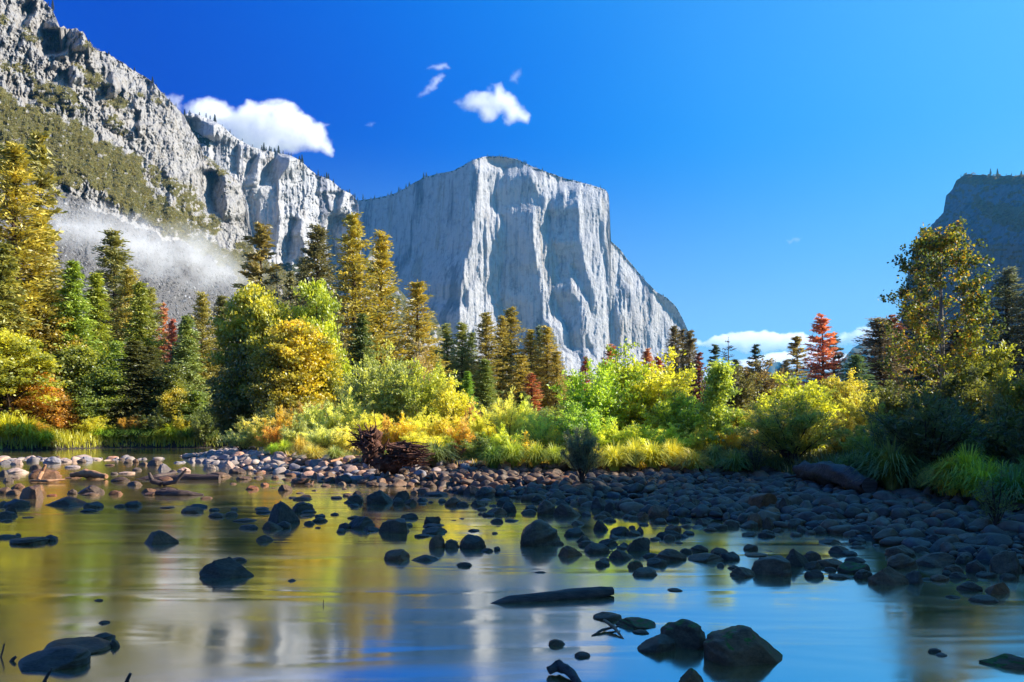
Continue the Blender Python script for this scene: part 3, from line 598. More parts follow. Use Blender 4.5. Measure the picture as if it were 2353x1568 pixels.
def shoots(seed, Hh, Rr, nmain, nside, lps, leaf, tr_r=.012, fan=.9, zlo=.12, dense=1., lup=.55):
    """shrub of arching shoots: stems fan out from the base, side shoots carry leaves along their length"""
    r = np.random.default_rng(seed); tr = MB(); cr = MB(); C = []; D = []; T = []
    for m_ in range(nmain):
        a = r.uniform(0, 6.3); q = r.random()**.6; L = Hh*r.uniform(.62, 1.05)*(1-.22*q); out = Rr*q*fan*r.uniform(.7, 1.1)
        u = np.linspace(0, 1, 8); P = np.stack([np.cos(a)*out*u**1.25, np.sin(a)*out*u**1.25, L*(u**.9)*(1-.12*q*u)], 1)+np.cumsum(r.normal(0, .012*Hh, (8, 3)), 0)*u[:, None]
        P[0, 2] = -.03; tr.tube(P, tr_r*Hh*(1-.85*u), 4, cap=False); tm_ = r.normal(.5, .17)
        for k in range(nside):
            f = r.uniform(zlo, 1.0); s0 = np.array([np.interp(f, u, P[:, j]) for j in range(3)]); a2 = a+r.normal(0, 1.3); l2 = Hh*r.uniform(.12, .30)*(1.15-.55*f)
            el = r.uniform(.25, 1.3); d = np.array([np.cos(a2)*math.cos(el), np.sin(a2)*math.cos(el), math.sin(el)])
            w_ = np.linspace(0, 1, 4)[:, None]; Q = s0+d*l2*w_+np.array([0, 0, -.25*l2])*w_**2.2
            if k % 2 == 0: tr.tube(Q, np.linspace(tr_r*Hh*.25, .002, 4), 3, cap=False)
            n = int(lps*r.uniform(.6, 1.4)*dense); w2 = r.uniform(.1, 1.08, (n, 1)); c = s0+d*l2*w2+np.array([0, 0, -.25*l2])*w2**2.2+r.normal(0, .016*Hh, (n, 3))
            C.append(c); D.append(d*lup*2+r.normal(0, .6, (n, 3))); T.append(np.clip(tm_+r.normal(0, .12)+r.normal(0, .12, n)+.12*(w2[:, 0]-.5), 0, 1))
    C = np.concatenate(C); D = np.concatenate(D); T = np.concatenate(T); C[:, 2] = np.maximum(C[:, 2], .03)
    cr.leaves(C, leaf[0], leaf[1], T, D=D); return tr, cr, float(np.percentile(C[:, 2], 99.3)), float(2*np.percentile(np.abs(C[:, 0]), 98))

def cottonwood(seed=5):
    r = np.random.default_rng(seed); tr = MB(); cr = MB(); Hh = 7.3
    z = np.linspace(0, Hh*.93, 16); P0 = np.stack([.06*np.sin(z*1.1)+.0*z, .05*np.cos(z*.9), z], 1)
    tr.tube(P0, .085*(1-z/Hh)**.75+.008, 8); C = []; T = []
    def env(f): return np.interp(f, [.2, .35, .5, .58, .66, .8, .92, 1], [1.25, 1.5, 1.35, 1.15, 1.2, 1.1, .75, .35])
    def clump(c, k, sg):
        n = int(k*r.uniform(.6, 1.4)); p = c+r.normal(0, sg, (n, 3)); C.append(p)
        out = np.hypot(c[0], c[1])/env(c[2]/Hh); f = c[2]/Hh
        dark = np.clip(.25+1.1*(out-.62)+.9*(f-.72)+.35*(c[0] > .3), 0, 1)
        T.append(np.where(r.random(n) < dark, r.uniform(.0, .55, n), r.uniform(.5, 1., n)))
    nb = 54
    for i in range(nb):
        f = .22+.74*(i/nb)+r.normal(0, .01); a = i*2.4+r.normal(0, .3); s0 = np.array([np.interp(f*Hh, z, P0[:, 0]), np.interp(f*Hh, z, P0[:, 1]), f*Hh*.96-.25])
        L = env(min(1, f+.1))*r.uniform(.7, 1.08); rise = r.uniform(.55, .95)*(1.1-.3*f)
        if -1 < 0 and abs((a % 6.28)-3.14) < .5 and f < .6: L *= 1.25
        u = np.linspace(0, 1, 8); P = s0+np.stack([np.cos(a)*L*u, np.sin(a)*L*u, L*rise*(u**1.15)], 1)+r.normal(0, .02, (8, 3)).cumsum(0)*u[:, None]
        tr.tube(P, np.linspace(.028*(1.2-f), .006, 8), 4, cap=False)
        for q in (3, 4, 5, 6, 7):
            for s in range(2):
                if r.random() < .25: continue
                l2 = r.uniform(.15, .42); a2 = a+r.choice([-1, 1])*r.uniform(.4, 1.2); e = P[q]+np.array([np.cos(a2)*l2, np.sin(a2)*l2, l2*r.uniform(.1, .8)])
                tr.tube([P[q], (P[q]+e)/2+r.normal(0, .02, 3), e], [.009, .006, .004], 3, cap=False)
                clump(e, 22, .09)
                if r.random() < .75: clump((P[q]+e)/2, 12, .08)
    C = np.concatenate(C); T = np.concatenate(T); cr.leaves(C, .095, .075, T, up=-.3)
    return tr, cr, Hh, 2.9

def tussock(seed, n=620, Hh=.82, Rr=.82, wdt=.017):
    r = np.random.default_rng(seed); mb = MB(); a = r.uniform(0, 6.3, n); L = Hh*r.uniform(.6, 1.5, n); out = Rr*r.uniform(.1, 1.1, n)**.8
    b = r.uniform(0, .12, n); u = np.linspace(0, 1, 6)[None]
    rad = b[:, None]+out[:, None]*u**1.5; zz = L[:, None]*(u*1.5-u**2.2*(.55+out[:, None]*.75))
    ca, sa = np.cos(a)[:, None], np.sin(a)[:, None]; wv = wdt*(1-u*.85)
    P = np.stack([ca*rad, sa*rad, np.maximum(zz, -.05)], -1); S = np.stack([-sa*wv, ca*wv, sa*wv*0], -1)
    V = np.stack([P-S, P+S], 2).reshape(-1, 3)       # n,6,2
    i = (np.arange(n)[:, None]*12+np.arange(5)[None]*2)
    mb.add(V, np.stack([i, i+1, i+3, i+2], -1).reshape(-1, 4), np.repeat(np.clip(r.normal(.5, .25, n), 0, 1), 5))
    return mb, Hh*1.0, 2*Rr

SPEC = {  # kind: (name, builder variants)
 'pine': ('pine_tree', [lambda s=s: conifer(s, 20, 2.7, 1.25, .24, .27, .07, .09) for s in (1, 2, 3, 4)], 'needle', 'bark'),
 'fir': ('fir_tree', [lambda s=s: conifer(s, 16, 2.6, 1.15, .30, .28, .04, .06, 'fir') for s in (11, 12, 13)], 'needle', 'bark'),
 'thin': ('pine_tree', [lambda s=s: conifer(s, 18, 2.4, .62, .25, .40, .15, .42) for s in (21, 22)], 'needle', 'bark'),
 'dead': ('dead_pine', [lambda s=s: conifer(s, 18, 2.5, .95, .30, .36, .08, .22) for s in (31, 32)], 'needle', 'bark'),
 'snag': ('dead_snag', [lambda s=s: conifer(s, 16, 1.6, .5, .1, .2, .3, .5, bare=True) for s in (41,)], 'needle', 'palebark'),
 'oak': ('cottonwood_tree', [lambda s=s: branchy(s, 10, 2.7, 1.4, 46, 210, 85, (.25, .18), .36) for s in (51, 52, 53)], 'leaf', 'bark'),
 'tall': ('alder_tree', [lambda s=s: branchy(s, 11, 2.1, 1.0, 40, 170, 80, (.24, .17), .34, shape='cone') for s in (61, 62)], 'leaf', 'bark'),
 'sap': ('young_cottonwood', [lambda s=s: shoots(s, 3.6, 1.35, 26, 26, 20, (.12, .062), .010, 1.0, .16, lup=.3) for s in (71, 72, 73, 74)], 'leaf', 'palebark'),
 'sapc': ('young_cottonwood', [lambda s=s: branchy(s, 3.4, .8, .35, 34, 110, 60, (.12, .07), .13, trunks=1, shape='cone', tr_r=.012) for s in (75, 76)], 'leaf', 'bark'),
 'will': ('willow_shrub', [lambda s=s: shoots(s, 2.0, 1.15, 34, 17, 20, (.13, .026), .009, 1.0, .1) for s in (81, 82, 83, 84)], 'leaf', 'bark'),
 'vase': ('willow_shrub', [lambda s=s: shoots(s, 2.4, 1.25, 40, 16, 19, (.13, .024), .011, 1.05, .32) for s in (91, 92)], 'leaf', 'bark'),
 'twig': ('bare_willow', [lambda s=s: shoots(s, 1.6, .5, 16, 9, 7, (.10, .018), .010, .9, .2) for s in (95, 96)], 'leaf', 'bark'),
}
CACHE = {}
def get(kind, var):
    name, bl, lm, bm_ = SPEC[kind]; var = var % len(bl)
    if (kind, var) not in CACHE:
        tr, cr, h, wd = bl[var](); CACHE[(kind, var)] = (tr.mesh('trunk', M[bm_], True), cr.mesh('crown', M[lm]), h, wd)
    return CACHE[(kind, var)]
NT = 0
def plant(kind, px, top, wpx, Y, col, label, group=None, cat=None, var=None, zoff=0, name=None):
    global NT; NT += 1
    tm, cm, h, wd = get(kind, NT if var is None else var)
    X = (px-1176.5)/F*Y; z0 = g1(X, Y)-.03+zoff
    H_ = CH+(HZ-top)/F*Y-z0; Wm = wpx/F*Y
    if kind in ('pine', 'thin'): col = (col[0], max(col[1], .84*col[0]), col[2])
    root = empty(name or SPEC[kind][0], (X, Y, z0), (NT*2.39996) % 6.283, (Wm/wd, Wm/wd, H_/h))
    conif = kind in ('pine', 'fir', 'thin', 'dead', 'snag')
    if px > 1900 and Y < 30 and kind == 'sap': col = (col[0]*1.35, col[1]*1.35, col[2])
    elif px > 1900 and Y < 30: col = (min(.6, col[0]*3.2), min(.6, col[1]*3.0), col[2]*1.1)  # plants in the right bank shade get lighter colours in place of light
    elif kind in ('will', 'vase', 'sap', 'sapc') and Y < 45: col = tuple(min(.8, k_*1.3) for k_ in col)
    tag(root, label, cat or ('tree' if kind not in ('will', 'vase', 'twig') else 'shrub'), group)
    obj('trunk' if kind not in ('will', 'vase', 'twig') else 'stems', tm, root); c = obj('crown', cm, root); c.color = (*col, 1)
    return root
# colours
GOLD = (.46, .40, .06); OLIVE = (.32, .32, .05); GREEN = (.28, .38, .03); DKGREEN = (.12, .16, .025); BLUEG = (.09, .12, .06)
YG = (.46, .47, .03); YEL = (.58, .50, .03); LIME = (.30, .48, .03); ORG = (.60, .36, .05); RED = (.56, .26, .12); SAGE = (.40, .44, .16); BROWNG = (.14, .11, .035); MAUVE = (.12, .08, .06)
T = [  # kind, px, top, width, Y, colour, label
 ('pine', 28, 338, 170, 52, GOLD, 'tall golden pine at the left edge of the picture, topmost of the left bank trees'),
 ('thin', 84, 322, 110, 56, (0.321, 0.296, 0.0618), 'tall sparse pine just right of the golden pine at the left edge'),
 ('pine', 92, 500, 120, 54, GOLD, 'shorter golden pine in front of the sparse pine near the left edge'),
 ('fir', 8, 560, 130, 50, OLIVE, 'olive fir cut by the left edge of the picture'),
 ('fir', 179, 612, 112, 54, GREEN, 'bright green fir with a rounded top left of the pointed pair'),
 ('fir', 226, 634, 96, 56, (0.319, 0.364, 0.024), 'pointed bright green fir left of the tall olive pine'),
 ('pine', 261, 536, 120, 66, (0.272, 0.272, 0.0741), 'tall olive pine rising in front of the misty talus'),
 ('pine', 294, 612, 90, 62, (0.42, 0.37, 0.0618), 'yellowish pine close behind the tall olive pine on its right'),
 ('fir', 326, 655, 90, 58, (0.288, 0.321, 0.0304), 'green fir right of the yellowish pine'),
 ('pine', 352, 668, 80, 60, (0.346, 0.346, 0.0741), 'olive yellow pine left of the two small red dead pines'),
 ('dead', 377, 702, 44, 78, RED, 'small red dead pine, left of the red pair on the left bank', None, 'red dead pines'),
 ('dead', 396, 736, 40, 76, (.6, .2, .1), 'small salmon dead pine, right of the red pair on the left bank'),
 ('fir', 427, 726, 84, 58, (0.256, 0.321, 0.076), 'blue green fir right of the red dead pines'),
 ('pine', 458, 676, 76, 60, (0.37, 0.334, 0.0741), 'slim olive pine right of the blue green fir'),
 ('pine', 511, 684, 76, 62, (0.222, 0.222, 0.0741), 'dark slim pine left of the yellow green cottonwoods'),
 ('thin', 601, 522, 110, 70, (0.296, 0.247, 0.0865), 'tall brownish pine rising behind the left yellow green cottonwood'),
 ('snag', 634, 590, 50, 72, (.1, .08, .06), 'bare grey snag right of the tall brownish pine'),
 ('thin', 664, 632, 50, 74, (0.222, 0.222, 0.0988), 'thin small pine right of the bare snag'),
 ('pine', 729, 522, 112, 72, (0.198, 0.185, 0.0741), 'dark tall pine behind the right yellow cottonwood'),
 ('pine', 700, 590, 70, 76, (0.198, 0.198, 0.0741), 'dark pine half hidden left of the dark tall pine'),
 ('pine', 812, 499, 112, 78, GOLD, 'tallest golden pine in the middle of the picture, left of two'),
 ('pine', 873, 538, 100, 80, (0.5, 0.358, 0.0618), 'tall golden pine right of the tallest one'),
 ('fir', 841, 728, 86, 70, (0.159, 0.211, 0.0456), 'dark green fir at the feet of the two golden pines'),
 ('pine', 961, 643, 92, 82, (0.5, 0.377, 0.078), 'orange tinted golden pine standing alone against the blue wall'),
 ('fir', 1000, 800, 60, 90, DKGREEN, 'dark fir right of the orange tinted pine'),
 ('pine', 1027, 748, 58, 98, (0.296, 0.321, 0.0865), 'olive pine, first of the middle row beneath the bright pillar'),
 ('pine', 1061, 744, 60, 100, (0.321, 0.346, 0.0741), 'olive pine, second of the middle row beneath the bright pillar'),
 ('pine', 1083, 762, 44, 104, (0.247, 0.296, 0.0865), 'small olive pine between larger ones in the middle row'),
 ('pine', 1116, 722, 76, 98, (0.37, 0.321, 0.0741), 'full pine with a pointed top in the middle of the row'),
 ('pine', 1154, 730, 60, 99, (0.42, 0.346, 0.0741), 'pine leaning against the taller pine of the middle pair'),
 ('pine', 1175, 710, 72, 101, (0.395, 0.321, 0.0741), 'tallest pine of the middle row, right of the pair'),
 ('pine', 1198, 815, 66, 92, (0.494, 0.364, 0.078), 'short orange tinted pine below the tallest of the middle row'),
 ('pine', 1220, 760, 62, 100, (0.5, 0.351, 0.091), 'orange brown pine left of the grey green one'),
 ('pine', 1238, 752, 44, 110, (0.173, 0.222, 0.124), 'grey green pine behind the orange brown one'),
 ('pine', 1255, 752, 66, 100, (0.494, 0.346, 0.0865), 'golden brown pine, last tall one before the gap'),
 ('pine', 1278, 806, 50, 98, (0.442, 0.325, 0.078), 'short golden brown pine at the right end of the middle row'),
 ('dead', 1222, 860, 48, 88, (.5, .2, .09), 'salmon coloured dead conifer in front of the middle row'),
 ('fir', 1076, 856, 46, 72, (0.268, 0.442, 0.032), 'small vivid green fir standing in front of the middle row'),
 ('fir', 1112, 828, 66, 80, (0.256, 0.321, 0.0608), 'soft green fir right of the small vivid green one'),
 ('fir', 1200, 900, 60, 84, DKGREEN, 'dark low fir under the orange tinted pine'),
 ('dead', 1402, 794, 50, 70, RED, 'red topped dead pine above the big yellow green shrub tree'),
 ('dead', 1346, 822, 34, 74, (.5, .18, .09), 'small red tip left of the red topped pine'),
 ('dead', 1487, 804, 44, 78, RED, 'red dead pine right of the monolith foot, left of two'),
 ('dead', 1513, 822, 40, 80, (.5, .16, .09), 'red dead pine right of the monolith foot, right of two'),
 ('pine', 1548, 752, 52, 105, (0.211, 0.173, 0.0865), 'dark pine, left of the three dark pines by the monolith foot'),
 ('thin', 1566, 764, 46, 108, (0.211, 0.173, 0.0988), 'dark pine, middle of the three dark pines by the monolith foot'),
 ('pine', 1586, 762, 52, 106, (0.247, 0.198, 0.0988), 'dark pine, right of the three dark pines by the monolith foot'),
 ('dead', 1606, 812, 40, 104, (.3, .11, .07), 'brownish red dead pine beside the three dark pines'),
 ('snag', 1673, 775, 40, 110, (.08, .07, .06), 'bare thin snag against the low clouds'),
 ('thin', 1645, 796, 44, 105, BLUEG, 'thin grey green pine left of the bare snag'),
 ('pine', 1690, 828, 54, 100, BLUEG, 'small grey green pine right of the bare snag'),
 ('thin', 1734, 796, 46, 108, BLUEG, 'small blue green pine under the lens shaped cloud'),
 ('thin', 1827, 774, 56, 106, (0.395, 0.222, 0.124), 'sparse brownish pine left of the tall red pine'),
 ('pine', 1810, 830, 50, 104, (0.173, 0.16, 0.0988), 'dark pine beside the sparse brownish one'),
 ('dead', 1889, 727, 72, 98, (.75, .32, .18), 'tall brick red dead pine against the low clouds'),
 ('thin', 1918, 772, 56, 102, (0.148, 0.173, 0.124), 'dark pine directly right of the tall red dead pine'),
 ('pine', 1968, 818, 84, 84, (0.173, 0.272, 0.124), 'soft blue green pine left of the big hazy pines'),
 ('pine', 2006, 735, 120, 96, (0.247, 0.185, 0.148), 'large hazy mauve pine left of the foreground cottonwood'),
 ('dead', 2046, 728, 80, 100, (.3, .12, .08), 'reddish hazy pine behind the left branches of the cottonwood'),
 ('pine', 2110, 700, 130, 104, MAUVE, 'hazy pine directly behind the foreground cottonwood'),
 ('pine', 2200, 760, 130, 100, MAUVE, 'hazy pine behind the right side of the cottonwood'),
 ('pine', 2328, 622, 120, 82, (0.185, 0.211, 0.148), 'tall grey blue pine near the right edge'),
 ('pine', 2375, 660, 110, 80, (0.173, 0.185, 0.135), 'grey pine cut by the right edge'),
 ('pine', 2275, 790, 110, 90, MAUVE, 'dusky pine between the cottonwood and the right edge pine'),
 # broad-leaved
 ('oak', 22, 770, 190, 48, YG, 'yellow green tree overhanging the water at the left edge'),
 ('oak', 98, 852, 120, 49.5, ORG, 'orange red maple on the left bank'),
 ('oak', 118, 730, 140, 53, (.42, .33, .03), 'golden tree behind the orange red maple'),
 ('oak', 172, 800, 150, 52.5, (.26, .30, .03), 'olive yellow tree right of the orange red maple'),
 ('oak', 232, 850, 130, 52, (.24, .31, .03), 'yellow green tree over the bright grass of the left bank'),
 ('tall', 268, 790, 90, 55, GREEN, 'narrow green tree left of the dark thicket'),
 ('fir', 300, 790, 120, 53, (0.127, 0.135, 0.0228), 'dark fir, left of the shadowy thicket'),
 ('fir', 345, 800, 110, 54, (0.127, 0.135, 0.0228), 'dark fir in the middle of the shadowy thicket'),
 ('tall', 395, 840, 100, 53, (.17, .2, .02), 'olive alder right of the shadowy thicket'),
 ('oak', 404, 895, 80, 52, YEL, 'small golden yellow tree on the left bank'),
 ('tall', 450, 900, 90, 52, (.22, .3, .03), 'leaning light green alder at the gravel edge'),
 ('sap', 533, 908, 70, 46, (.34, .34, .08), 'small pale tree left of the big cottonwoods'),
 ('oak', 585, 662, 150, 47, (.48, .48, .03), 'tall yellow green cottonwood, left of the big pair'),
 ('oak', 560, 770, 140, 46, (.22, .24, .04), 'shadowed lower cottonwood at the left foot of the big pair'),
 ('oak', 728, 655, 124, 47, (.44, .52, .03), 'tall bright green cottonwood, right of the big pair'),
 ('oak', 690, 742, 160, 44, YEL, 'golden yellow cottonwood in the middle of the big group'),
 ('oak', 640, 800, 130, 43, (.36, .32, .02), 'olive gold lower cottonwood beneath the golden one'),
 ('oak', 760, 800, 70, 45, YG, 'narrow yellow green tree at the right flank of the golden cottonwood'),
 ('oak', 620, 700, 120, 46, YG, 'yellow green crown between the big pair of cottonwoods'),
 ('sap', 868, 812, 120, 36, (.34, .38, .09), 'pale green willow tree below the dark fir'),
 ('sap', 905, 850, 120, 34, (.30, .34, .07), 'pale olive willow tree in the middle thicket'),
 ('sap', 985, 838, 120, 33, (.42, .46, .06), 'pale yellow green willow tree in the middle thicket'),
 ('sap', 965, 800, 80, 40, (.38, .3, .14), 'pale brown twiggy tree behind the willow trees'),
 ('sap', 820, 880, 90, 38, (.30, .33, .08), 'olive willow tree left of the pale green one'),
 ('sap', 1040, 880, 80, 31, (.5, .5, .05), 'yellow willow tree right of the pale thicket'),
 ('sap', 1365, 838, 140, 24, (.33, .47, .03), 'bright green shrub tree, leftmost of the three great ones'),
 ('sap', 1425, 808, 170, 25.5, (.38, .47, .03), 'tallest yellow green shrub tree in the right middle'),
 ('sap', 1505, 828, 160, 25, (.44, .45, .03), 'yellow shrub tree right of the tallest one'),
 ('sap', 1545, 900, 110, 23.5, (.36, .44, .04), 'light green shrub tree at the right flank of the yellow one'),
 ('sap', 1330, 930, 110, 22.5, (.30, .45, .06), 'low light green shrub tree at the left foot of the great ones'),
 ('sapc', 1652, 835, 110, 22, (.34, .42, .06), 'slender vivid green sapling with a dark stem'),
 ('sap', 1620, 930, 110, 23, (.30, .42, .05), 'light green shrub behind the slender sapling'),
 ('sap', 1738, 838, 120, 60, (.20, .15, .04), 'brownish olive oak behind the slender sapling'),
 ('sap', 1690, 850, 100, 55, (.18, .17, .04), 'dull olive oak left of the brownish one'),
 ('sap', 1785, 856, 80, 62, (.17, .13, .05), 'dull brown oak under the far blue peak'),
 ('sap', 1940, 862, 92, 58, (.55, .5, .05), 'yellow tree glowing in the haze below the red dead pine'),
 ('sap', 1835, 868, 150, 21, (.42, .46, .04), 'yellow green shrub tree above the vase shaped willow'),
 ('sap', 1790, 900, 90, 22, (.4, .42, .05), 'yellow green shrub with long arching shoots'),
 ('sap', 2265, 770, 150, 24, (.28, .3, .03), 'yellow green tree right of the cottonwood'),
 ('sap', 2325, 850, 120, 21, (.3, .27, .04), 'golden green tree at the right edge'),
 ('sap', 2210, 850, 130, 23, (.13, .15, .03), 'olive tree behind the foot of the cottonwood'),
 ('sap', 2060, 880, 110, 26, (.14, .16, .04), 'dim green tree left of the foot of the cottonwood'),
 ('vase', 1815, 925, 190, 19.4, (.32, .32, .05), 'vase shaped willow with dark fanning stems at the bar edge'),
 ('vase', 2135, 895, 260, 14.5, (.05, .055, .03), 'big dark willow fanning out on the right bank'),
 ('will', 2010, 945, 160, 18, (.13, .13, .05), 'dusky grey green willow left of the big dark willow'),
 ('will', 1935, 960, 130, 20, (.15, .14, .05), 'dusky willow behind the old log'),
 ('will', 1985, 905, 100, 27, (.33, .38, .08), 'light green willow catching the sun behind the dusky ones'),
 ('will', 2310, 930, 180, 16, (.075, .07, .035), 'dark brownish willow at the right edge'),
 ('will', 2235, 985, 130, 17, (.10, .10, .035), 'dark olive willow right of the big dark willow'),
 ('sapc', 2232, 985, 60, 13.5, (.05, .07, .03), 'thin dark sapling in the right bank grass'),
 ('vase', 1337, 985, 80, 18.2, (.17, .19, .10), 'grey green willow bush standing among the cobbles'),
 ('twig', 1735, 1010, 60, 19, (.12, .11, .04), 'small bare willow at the edge of the cobble bar'),
 ('twig', 2290, 1085, 70, 10.6, (.06, .07, .04), 'low dark twiggy willow on the cobbles at the right edge'),
]
for t_ in T:
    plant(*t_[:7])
# the shrub band along the middle bank
B = [(558, 1000, 90, 33, SAGE), (600, 985, 90, 33, (0.62, 0.58, 0.14)), (648, 962, 80, 33, (0.62, 0.47, 0.06)), (632, 1005, 60, 31, (.6, .38, .06)), (690, 985, 90, 31, SAGE), (735, 955, 110, 33, (0.56, 0.62, 0.21)), (742, 1000, 100, 29.5, (0.57, 0.62, 0.21)), (795, 930, 120, 33, (0.58, 0.62, 0.19)), (785, 1000, 90, 29, (0.62, 0.62, 0.20)),
 (850, 980, 90, 28, (0.62, 0.62, 0.08)), (890, 985, 80, 27, (0.62, 0.43, 0.08)), (930, 985, 90, 27, YEL), (975, 970, 90, 28, (0.60, 0.62, 0.10)), (1020, 975, 90, 27, (0.62, 0.56, 0.07)), (1065, 990, 80, 27, (.6, .46, .12)), (1010, 1020, 80, 24.5, (0.62, 0.62, 0.06)), (1085, 960, 50, 30, (.40, .2, .1)),
 (1120, 960, 90, 26, (0.60, 0.62, 0.09)), (1165, 935, 90, 25, (0.60, 0.62, 0.14)), (1155, 1000, 110, 23, (0.47, 0.62, 0.07)), (1205, 950, 80, 25, (0.52, 0.62, 0.14)), (1245, 975, 90, 24, (0.49, 0.62, 0.13)), (1100, 1030, 90, 22.6, (.2, .26, .04)), (1210, 1020, 80, 22, (0.62, 0.52, 0.06)), (1290, 1000, 80, 23, (0.62, 0.62, 0.09)), (1330, 1010, 50, 24, YEL),
 (1400, 990, 110, 22.5, (0.46, 0.62, 0.08)), (1470, 1000, 120, 22, (0.44, 0.62, 0.07)), (1540, 1000, 110, 22, (0.53, 0.62, 0.08)), (1600, 1010, 90, 22, (0.62, 0.59, 0.08)), (1690, 1000, 90, 22, (0.62, 0.48, 0.07)), (1765, 1000, 60, 23, (0.62, 0.37, 0.08)), (1045, 1040, 50, 22.7, (.34, .14, .06)), (955, 1020, 60, 25, (0.62, 0.62, 0.07)),
 (470, 960, 70, 50, (.2, .25, .04)), (360, 970, 90, 51, (.14, .18, .03)), (310, 975, 80, 51, (0.62, 0.41, 0.06)), (210, 985, 80, 50, (0.62, 0.62, 0.05)), (150, 980, 80, 50, (0.62, 0.36, 0.03)), (70, 985, 80, 47, ORG), (20, 975, 80, 47, (0.62, 0.62, 0.04)), (420, 975, 60, 51, (0.62, 0.56, 0.04)), (1895, 985, 110, 24, (.2, .2, .05)), (2180, 960, 120, 20, (.08, .085, .03)), (2355, 985, 100, 14.5, (.05, .05, .03))]
def cname(c):
    r, g, b = c
    if max(c) < .16: return 'dark olive'
    if r > 1.9*g: return 'red orange' if g < .2 else 'orange'
    if r > 1.2*g: return 'golden yellow'
    if b > .3*g: return 'pale sage green'
    if g > 1.15*r: return 'light green'
    return 'yellow green'
for i, b in enumerate(B):
    if max(b[4]) > .3: b = b[:4]+((max(b[4][0], .88*b[4][1]), b[4][1], b[4][2]),)
    px = b[0]
    where = 'at the foot of the left bank trees' if px < 500 else 'left of the root mass' if px < 800 else 'behind the root mass' if px < 1000 else 'between the root mass and the great shrub trees' if px < 1330 else 'under the great shrub trees' if px < 1780 else 'on the shaded right bank'
    lab = '%s willow shrub %s' % (cname(b[4]), where)
    plant('will' if i % 3 else 'vase', b[0], b[1]-16-(i*7 % 13), b[2]*.92, b[3], b[4], lab, group=lab+'s')
# more of the wood behind, closing the valley floor
r_ = np.random.default_rng(99)
for i in range(74):
    px = -120+i*35+r_.uniform(-12, 12); Y = r_.uniform(100, 165) if px > 500 else r_.uniform(62, 80)
    top = r_.uniform(858, 905) if px > 980 else (r_.uniform(740, 840) if px < 520 else r_.uniform(820, 890))
    if 1610 < px < 2000: top = r_.uniform(868, 910)
    kd = ['pine', 'fir', 'pine', 'sap'][int(r_.integers(4))] if px > 500 else ['pine', 'fir'][int(r_.integers(2))]
    c = [OLIVE, DKGREEN, GREEN, (.2, .19, .03), (.17, .12, .03)][int(r_.integers(5))]
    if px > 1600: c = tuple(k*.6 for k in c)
    dist = 'left wood' if px < 520 else 'middle wood' if px < 1600 else 'hazy right wood'
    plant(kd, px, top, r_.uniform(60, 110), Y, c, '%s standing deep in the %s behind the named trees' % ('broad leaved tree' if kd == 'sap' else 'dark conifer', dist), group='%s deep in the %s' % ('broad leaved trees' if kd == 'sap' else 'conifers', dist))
# understory filling the gaps at ground level further back
for i in range(60):
    px = -60+i*42+r_.uniform(-15, 15); Y = r_.uniform(36, 58) if px > 560 else r_.uniform(53, 60)
    top = r_.uniform(925, 955)
    c = [(.3, .3, .04), (.2, .26, .04), (.4, .3, .05), (.15, .17, .03)][int(r_.integers(4))]
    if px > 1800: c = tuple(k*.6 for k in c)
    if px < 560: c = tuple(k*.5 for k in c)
    wh = 'in the left wood' if px < 560 else 'behind the middle thicket' if px < 1300 else 'behind the right thicket'
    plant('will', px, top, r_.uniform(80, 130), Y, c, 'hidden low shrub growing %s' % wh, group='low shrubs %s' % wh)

# foreground cottonwood
tr, cr, h, wd = cottonwood()
Y = 25.; px = 2162; X = (px-1176.5)/F*Y; z0 = g1(X, Y)
root = empty('cottonwood_tree', (X, Y, z0-.03), .6, (1.03, 1.03, (CH+(HZ-478)/F*Y-z0)/h))
tag(root, 'large cottonwood with sparse green and golden leaves and pale trunk on the right bank', 'tree')
obj('trunk', tr.mesh('trunk', M['palebark'], True), root); obj('crown', cr.mesh('crown', M['cotton']), root)

# tall trees on the near right bank, outside the picture: they shade the river
for i in range(40):
    row = i % 4; X = 27+row*9+r_.uniform(-2, 2); lo, hi = 1+row*1.5, 16.8+.176*X
    Y = lo+(hi-lo)*((i//4)+.5)/10+r_.uniform(-1, 1)
    if (X-5)/max(Y, 1) < .7 or (Y > 9 and i % 5 in (1, 3) and row < 2): continue
    tm, cm, h, wd = get('pine' if i % 3 else 'fir', i)
    s = r_.uniform(23, 31)+row*2.5
    root = empty('pine_tree' if i % 3 else 'fir_tree', (X, Y, .5), i*1.7, (s/h*1.05, s/h*1.05, s/h))
    tag(root, 'tall conifer of the shading stand on the near right bank, outside the picture', 'tree', 'shading stand on the near right bank')
    obj('trunk', tm, root); c = obj('crown', cm, root); c.color = (*OLIVE, 1)
for i in range(0, 26, 6):     # their lower shrubs
    X = 17+(i % 2)*7+r_.uniform(-1, 1); Y = -2+(i//2)*1.75; 
    if (X-3)/max(Y, 1) < .68: continue
    tm, cm, h, wd = get('oak', i); s = r_.uniform(7, 10)+(i % 2)*3
    root = empty('alder_tree', (X, Y, .4), i*1.3, (s/h,)*3)
    tag(root, 'alder of the shading stand on the near right bank, outside the picture', 'tree', 'alders of the shading stand')
    obj('trunk', tm, root); c = obj('crown', cm, root); c.color = (*OLIVE, 1)

